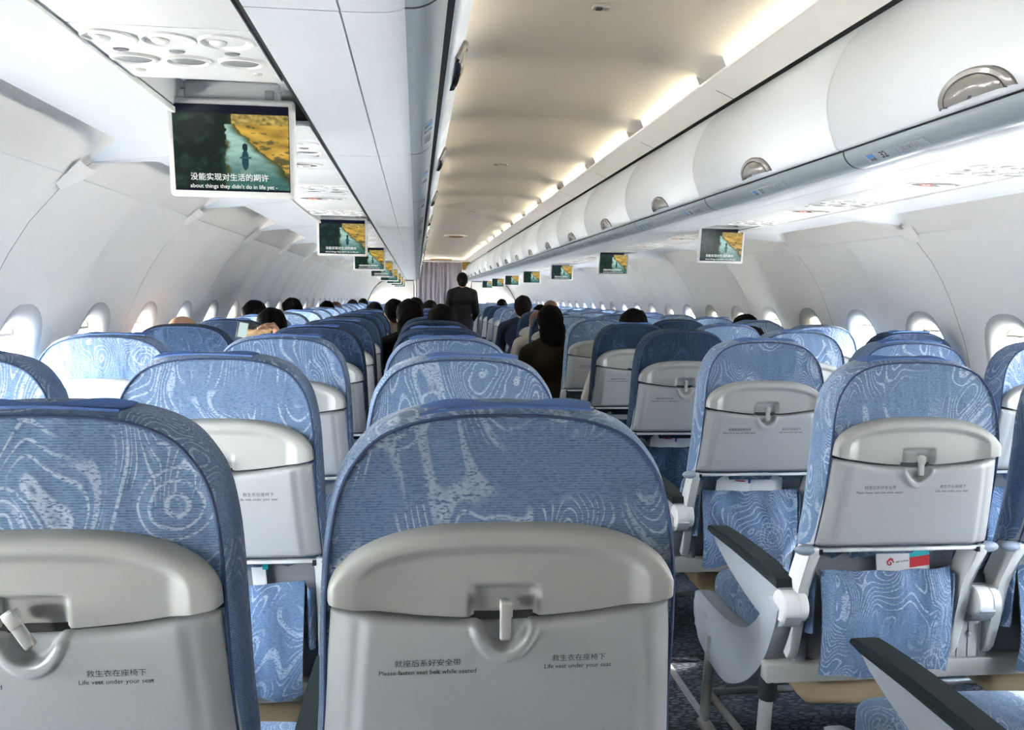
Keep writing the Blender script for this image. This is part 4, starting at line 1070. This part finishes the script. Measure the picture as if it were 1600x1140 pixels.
def top_mesh(pose, mt):
    P = POSES[pose]; m = MB()
    m.sphere(P['pelvis'], (0.172, 0.122, 0.10), 18); m.sphere(lerp(P['pelvis'], P['chest'], 0.5), (0.152, 0.112, 0.18), 18); m.sphere(P['chest'], (0.172, 0.116, 0.16), 18)
    cap(m, lerp(P['chest'], P['neck'], 0.5), lerp(P['chest'], P['neck'], 0.92), 0.085, 0.064)
    for s in (-1, 1):
        sh, el, wr = (mirror(P[k], s) for k in ('sh', 'el', 'wr'))
        cap(m, lerp(P['neck'], sh, 0.25), sh, 0.066, 0.062); cap(m, sh, el, 0.062, 0.050); cap(m, el, lerp(el, wr, 0.93), 0.050, 0.036)
    if pose == 'standing':
        cap(m, P['pelvis'], (0, 0, 0.80), 0.15, 0.165)
    return remesh(m, 'jacket', mt, 0.012, 4)
def bottom_mesh(pose, mt):
    P = POSES[pose]; m = MB(); m.sphere(P['pelvis'], (0.165, 0.118, 0.11), 18)
    for s in (-1, 1):
        hip, kn, an = (mirror(P[k], s) for k in ('hip', 'knee', 'ank'))
        cap(m, hip, kn, 0.090, 0.064); cap(m, kn, lerp(kn, an, 0.95), 0.064, 0.050)
    return remesh(m, 'trousers', mt, 0.014, 3)
def shoe_mesh(pose):
    P = POSES[pose]; out = []
    for s in (-1, 1):
        m = MB(); an = mirror(P['ank'], s)
        cap(m, (an[0], an[1]-0.03, 0.045), (an[0], an[1]+0.03, 0.06), 0.042, 0.040); cap(m, (an[0], an[1]-0.03, 0.043), (an[0], an[1]+0.17, 0.036), 0.042, 0.035)
        out.append(remesh(m, 'shoe', M_black, 0.010, 3))
    return out
def hair_mesh(pose, style, mt):
    P = POSES[pose]; m = MB(); H = Vector(P['head'])
    if style == 'short':
        m.sphere(H+Vector((0, -0.018, 0.030)), (0.086, 0.100, 0.098), 22); m.sphere(H+Vector((0, -0.055, -0.005)), (0.074, 0.055, 0.075), 18)
    elif style == 'bun':
        m.sphere(H+Vector((0, -0.018, 0.030)), (0.085, 0.100, 0.098), 22); m.sphere(H+Vector((0, -0.055, -0.015)), (0.072, 0.052, 0.075), 18); m.sphere(H+Vector((0, -0.115, -0.030)), (0.042, 0.035, 0.040), 16)
    elif style == 'long':
        m.sphere(H+Vector((0, -0.018, 0.030)), (0.090, 0.102, 0.100), 22); m.sphere(H+Vector((0, -0.050, -0.06)), (0.092, 0.065, 0.13), 20); m.sphere(H+Vector((0, -0.06, -0.16)), (0.070, 0.048, 0.09), 18)
    o = remesh(m, 'hair', mt, 0.008, 2)
    ns = [v.normal.copy() for v in o.vertices]
    for v, n_ in zip(o.vertices, ns):
        q = v.co; v.co = q + n_*(0.0045*noise.noise(Vector((q.x*60, q.y*60, q.z*18))) + 0.004*noise.noise(q*22))
    return o
_pc = {}
def person(x, y, pose, hair, topm, label, scale=1.0, rot=0.0, lean=(0, 0), hairm=None, group='seated passengers'):
    t = thing('person', (x, y, 0), label, 'person', group, rot=(lean[0], lean[1], rot)); t.scale = (scale, scale, scale)
    k = pose
    if k not in _pc: _pc[k] = (body_mesh(pose), top_mesh(pose, M_black), bottom_mesh(pose, M_navy), shoe_mesh(pose))
    B, T, Q, S = _pc[k]
    link('body', B, t)
    o = link('jacket', T, t); o.material_slots[0].link = 'OBJECT'; o.material_slots[0].material = topm
    link('trousers', Q, t)
    for s_ in S: link('shoe', s_, t)
    if hair:
        hk = (pose, hair)
        if hk not in _pc: _pc[hk] = hair_mesh(pose, hair, M_hair)
        h = link('hair', _pc[hk], t); h.material_slots[0].link = 'OBJECT'; h.material_slots[0].material = hairm or M_hair
    return t
def rowy(r): return Y1 + PITCH_R*(r-1)
# (x, row, head-top z, hair, top, label, rot, lean)
PEOPLE = [
 (-1.50, 4, 1.180, None, M_grey, 'person with a bald head in the left window seat, filming with a phone', 0, (0, -0.075), None),
 (-1.37, 5, 1.205, 'short', M_black, 'person with flat dark hair leaning inboard in the left window seat, fifth row', 0.3, (0, 0.0), None),
 (-1.50, 6, 1.24, 'short', M_black, 'person with round black hair by the left windows, sixth row', 0, (0, -0.08), None),
 (-1.50, 8, 1.25, 'long', M_black, 'person with peaked black hair by the left windows, eighth row from the camera', 0, (0, -0.09), None),
 (-1.50, 10, 1.215, 'short', M_navy, 'person with black hair by the left windows, tenth row from the camera', 0, (0, 0), None),
 (-1.49, 11, 1.20, 'short', M_grey, 'person with brown hair by the left windows, eleventh row from the camera', 0, (0, 0), M_hairb),
 (-1.49, 14, 1.215, 'short', M_black, 'person in the fourteenth row, head just above the left window seat', 0, (0, 0), None),
 (-1.45, 16, 1.225, 'short', M_black, 'person in the sixteenth row, head just above the left window seat', 0, (0, 0), None),
 (-0.99, 9, 1.215, 'short', M_cream, 'person with dark brown hair in the left middle seat, ninth row from the camera', 0, (0, 0), None),
 (-0.80, 8, 1.250, 'short', M_cream, 'person in a pale top with black hair by the left aisle seats, eighth row', 0.2, (0, 0), None),
 (-0.66, 6, 1.255, 'long', M_black, 'person with wide black hair leaning in the left aisle seat, sixth row from the camera', 0.2, (0, 0), None),
 (-0.62, 9, 1.262, 'short', M_black, 'person with black hair showing above the leaning person, left aisle side', 0, (0, 0), None),
 (-0.47, 10, 1.235, 'short', M_navy, 'person with black hair just left of the standing attendant', 0, (0, 0), None),
 (-0.475, 5, 1.235, 'short', M_black, 'person with rounded dark hair in the left aisle seat, fifth row from the camera', 0, (0, 0), None),
 (0.68, 15, 1.25, 'short', M_navy, 'person with black hair far along the right aisle seats, nearest the curtain', 0, (0, 0), None),
 (0.385, 9, 1.295, 'short', M_navy, 'person with greying short hair leaning into the aisle on the right', -0.2, (0, 0), None),
 (0.40, 8, 1.165, 'short', M_cream, 'person with light brown hair low in the right aisle seat, eighth row', 0, (0, 0), M_hairb),
 (0.66, 10, 1.205, 'short', M_black, 'person with black hair in the right aisle seat, tenth row from the camera', 0, (0, 0), None),
 (0.88, 11, 1.245, 'short', M_black, 'person with brown hair in the right middle seat, eleventh row', 0.4, (0, 0), M_hairb),
 (0.345, 6, 1.235, 'long', M_olive, 'person with long dark hair in a dark olive jacket leaning into the aisle', 0.1, (0, -0.10), None),
 (1.20, 8, 1.175, 'short', M_grey, 'person with dark hair low between the right seats, eighth row', 0, (0, 0), None),
 (0.565, 5, 1.225, 'short', M_cream, 'person with thick round black hair in the right aisle seat, fifth row', 0, (0, 0), None),
 (1.50, 6, 1.185, 'long', M_cream, 'person with black hair turned sideways by the right windows, sixth row', 1.2, (0, 0), None),
 (1.24, 5, 1.135, 'short', M_cream, 'person with black hair low in the right middle seat, fifth row', 0, (0, 0), None),
]
for x, r, zt, hr, tm, lb, rt, ln, hm in PEOPLE:
    sc_ = zt/(1.313 if hr else 1.30)
    person(x, rowy(r)+0.30, 'seated', hr, tm, lb, sc_, rt, ln, hm)
person(0.06, 12.5, 'standing', 'bun', M_black, 'person in a black jacket with dark hair tied back, standing in the aisle', 1.628/1.645, 0.0, (0, 0), None, None)
# phone held up between the seats, with the hand around it
t = thing('mobile_phone', (-1.335, 3.93, 1.100), 'mobile phone held sideways above the left seats, showing a bright picture', 'phone', rot=(math.radians(-8), math.radians(10), math.radians(6)))
m = MB(); m.box((0, 0, 0), (0.155, 0.008, 0.075), 0.003); m.build('case', M_dark, t)
m = MB(); m.grid(lambda u, v: (-0.070+0.14*u, -0.0045, -0.033+0.066*v), 24, 12)
me = m.data('phone_display', M_screen, smooth=False, normals=False); ca = me.color_attributes.new('Col', 'FLOAT_COLOR', 'POINT')
for i, v in enumerate(me.vertices):
    x, z = v.co.x, v.co.z; n = noise.noise(Vector((x*40, z*60, 1)))
    ca.data[i].color = (0.55, 0.70, 0.68, 1) if x < -0.035 else ((0.02, 0.02, 0.02, 1) if z > 0.012+0.2*x else (0.6+0.4*n, 0.42+0.4*n, 0.22+0.3*n, 1))
link('display', me, t)
m = MB(); hand(m, (0.10, 0.03, -0.075), (-0.35, -0.12, 0.9), 1, (0.2, 1, 0.1), 0.9); cap(m, (0.10, 0.03, -0.075), (0.02, -0.05, -0.24), 0.024, 0.034)
for x in (0.045, 0.06): cap(m, (x, -0.012, 0.022), (x+0.01, -0.012, 0.036), 0.008, 0.008)
hd = link('raised_hand', remesh(m, 'raised_hand', M_skin, 0.004, 3, 0.5), None, loc=(-1.335, 3.93, 1.100))
tag(hd, 'hand with curled fingers gripping the raised phone above the left seats', 'hand')
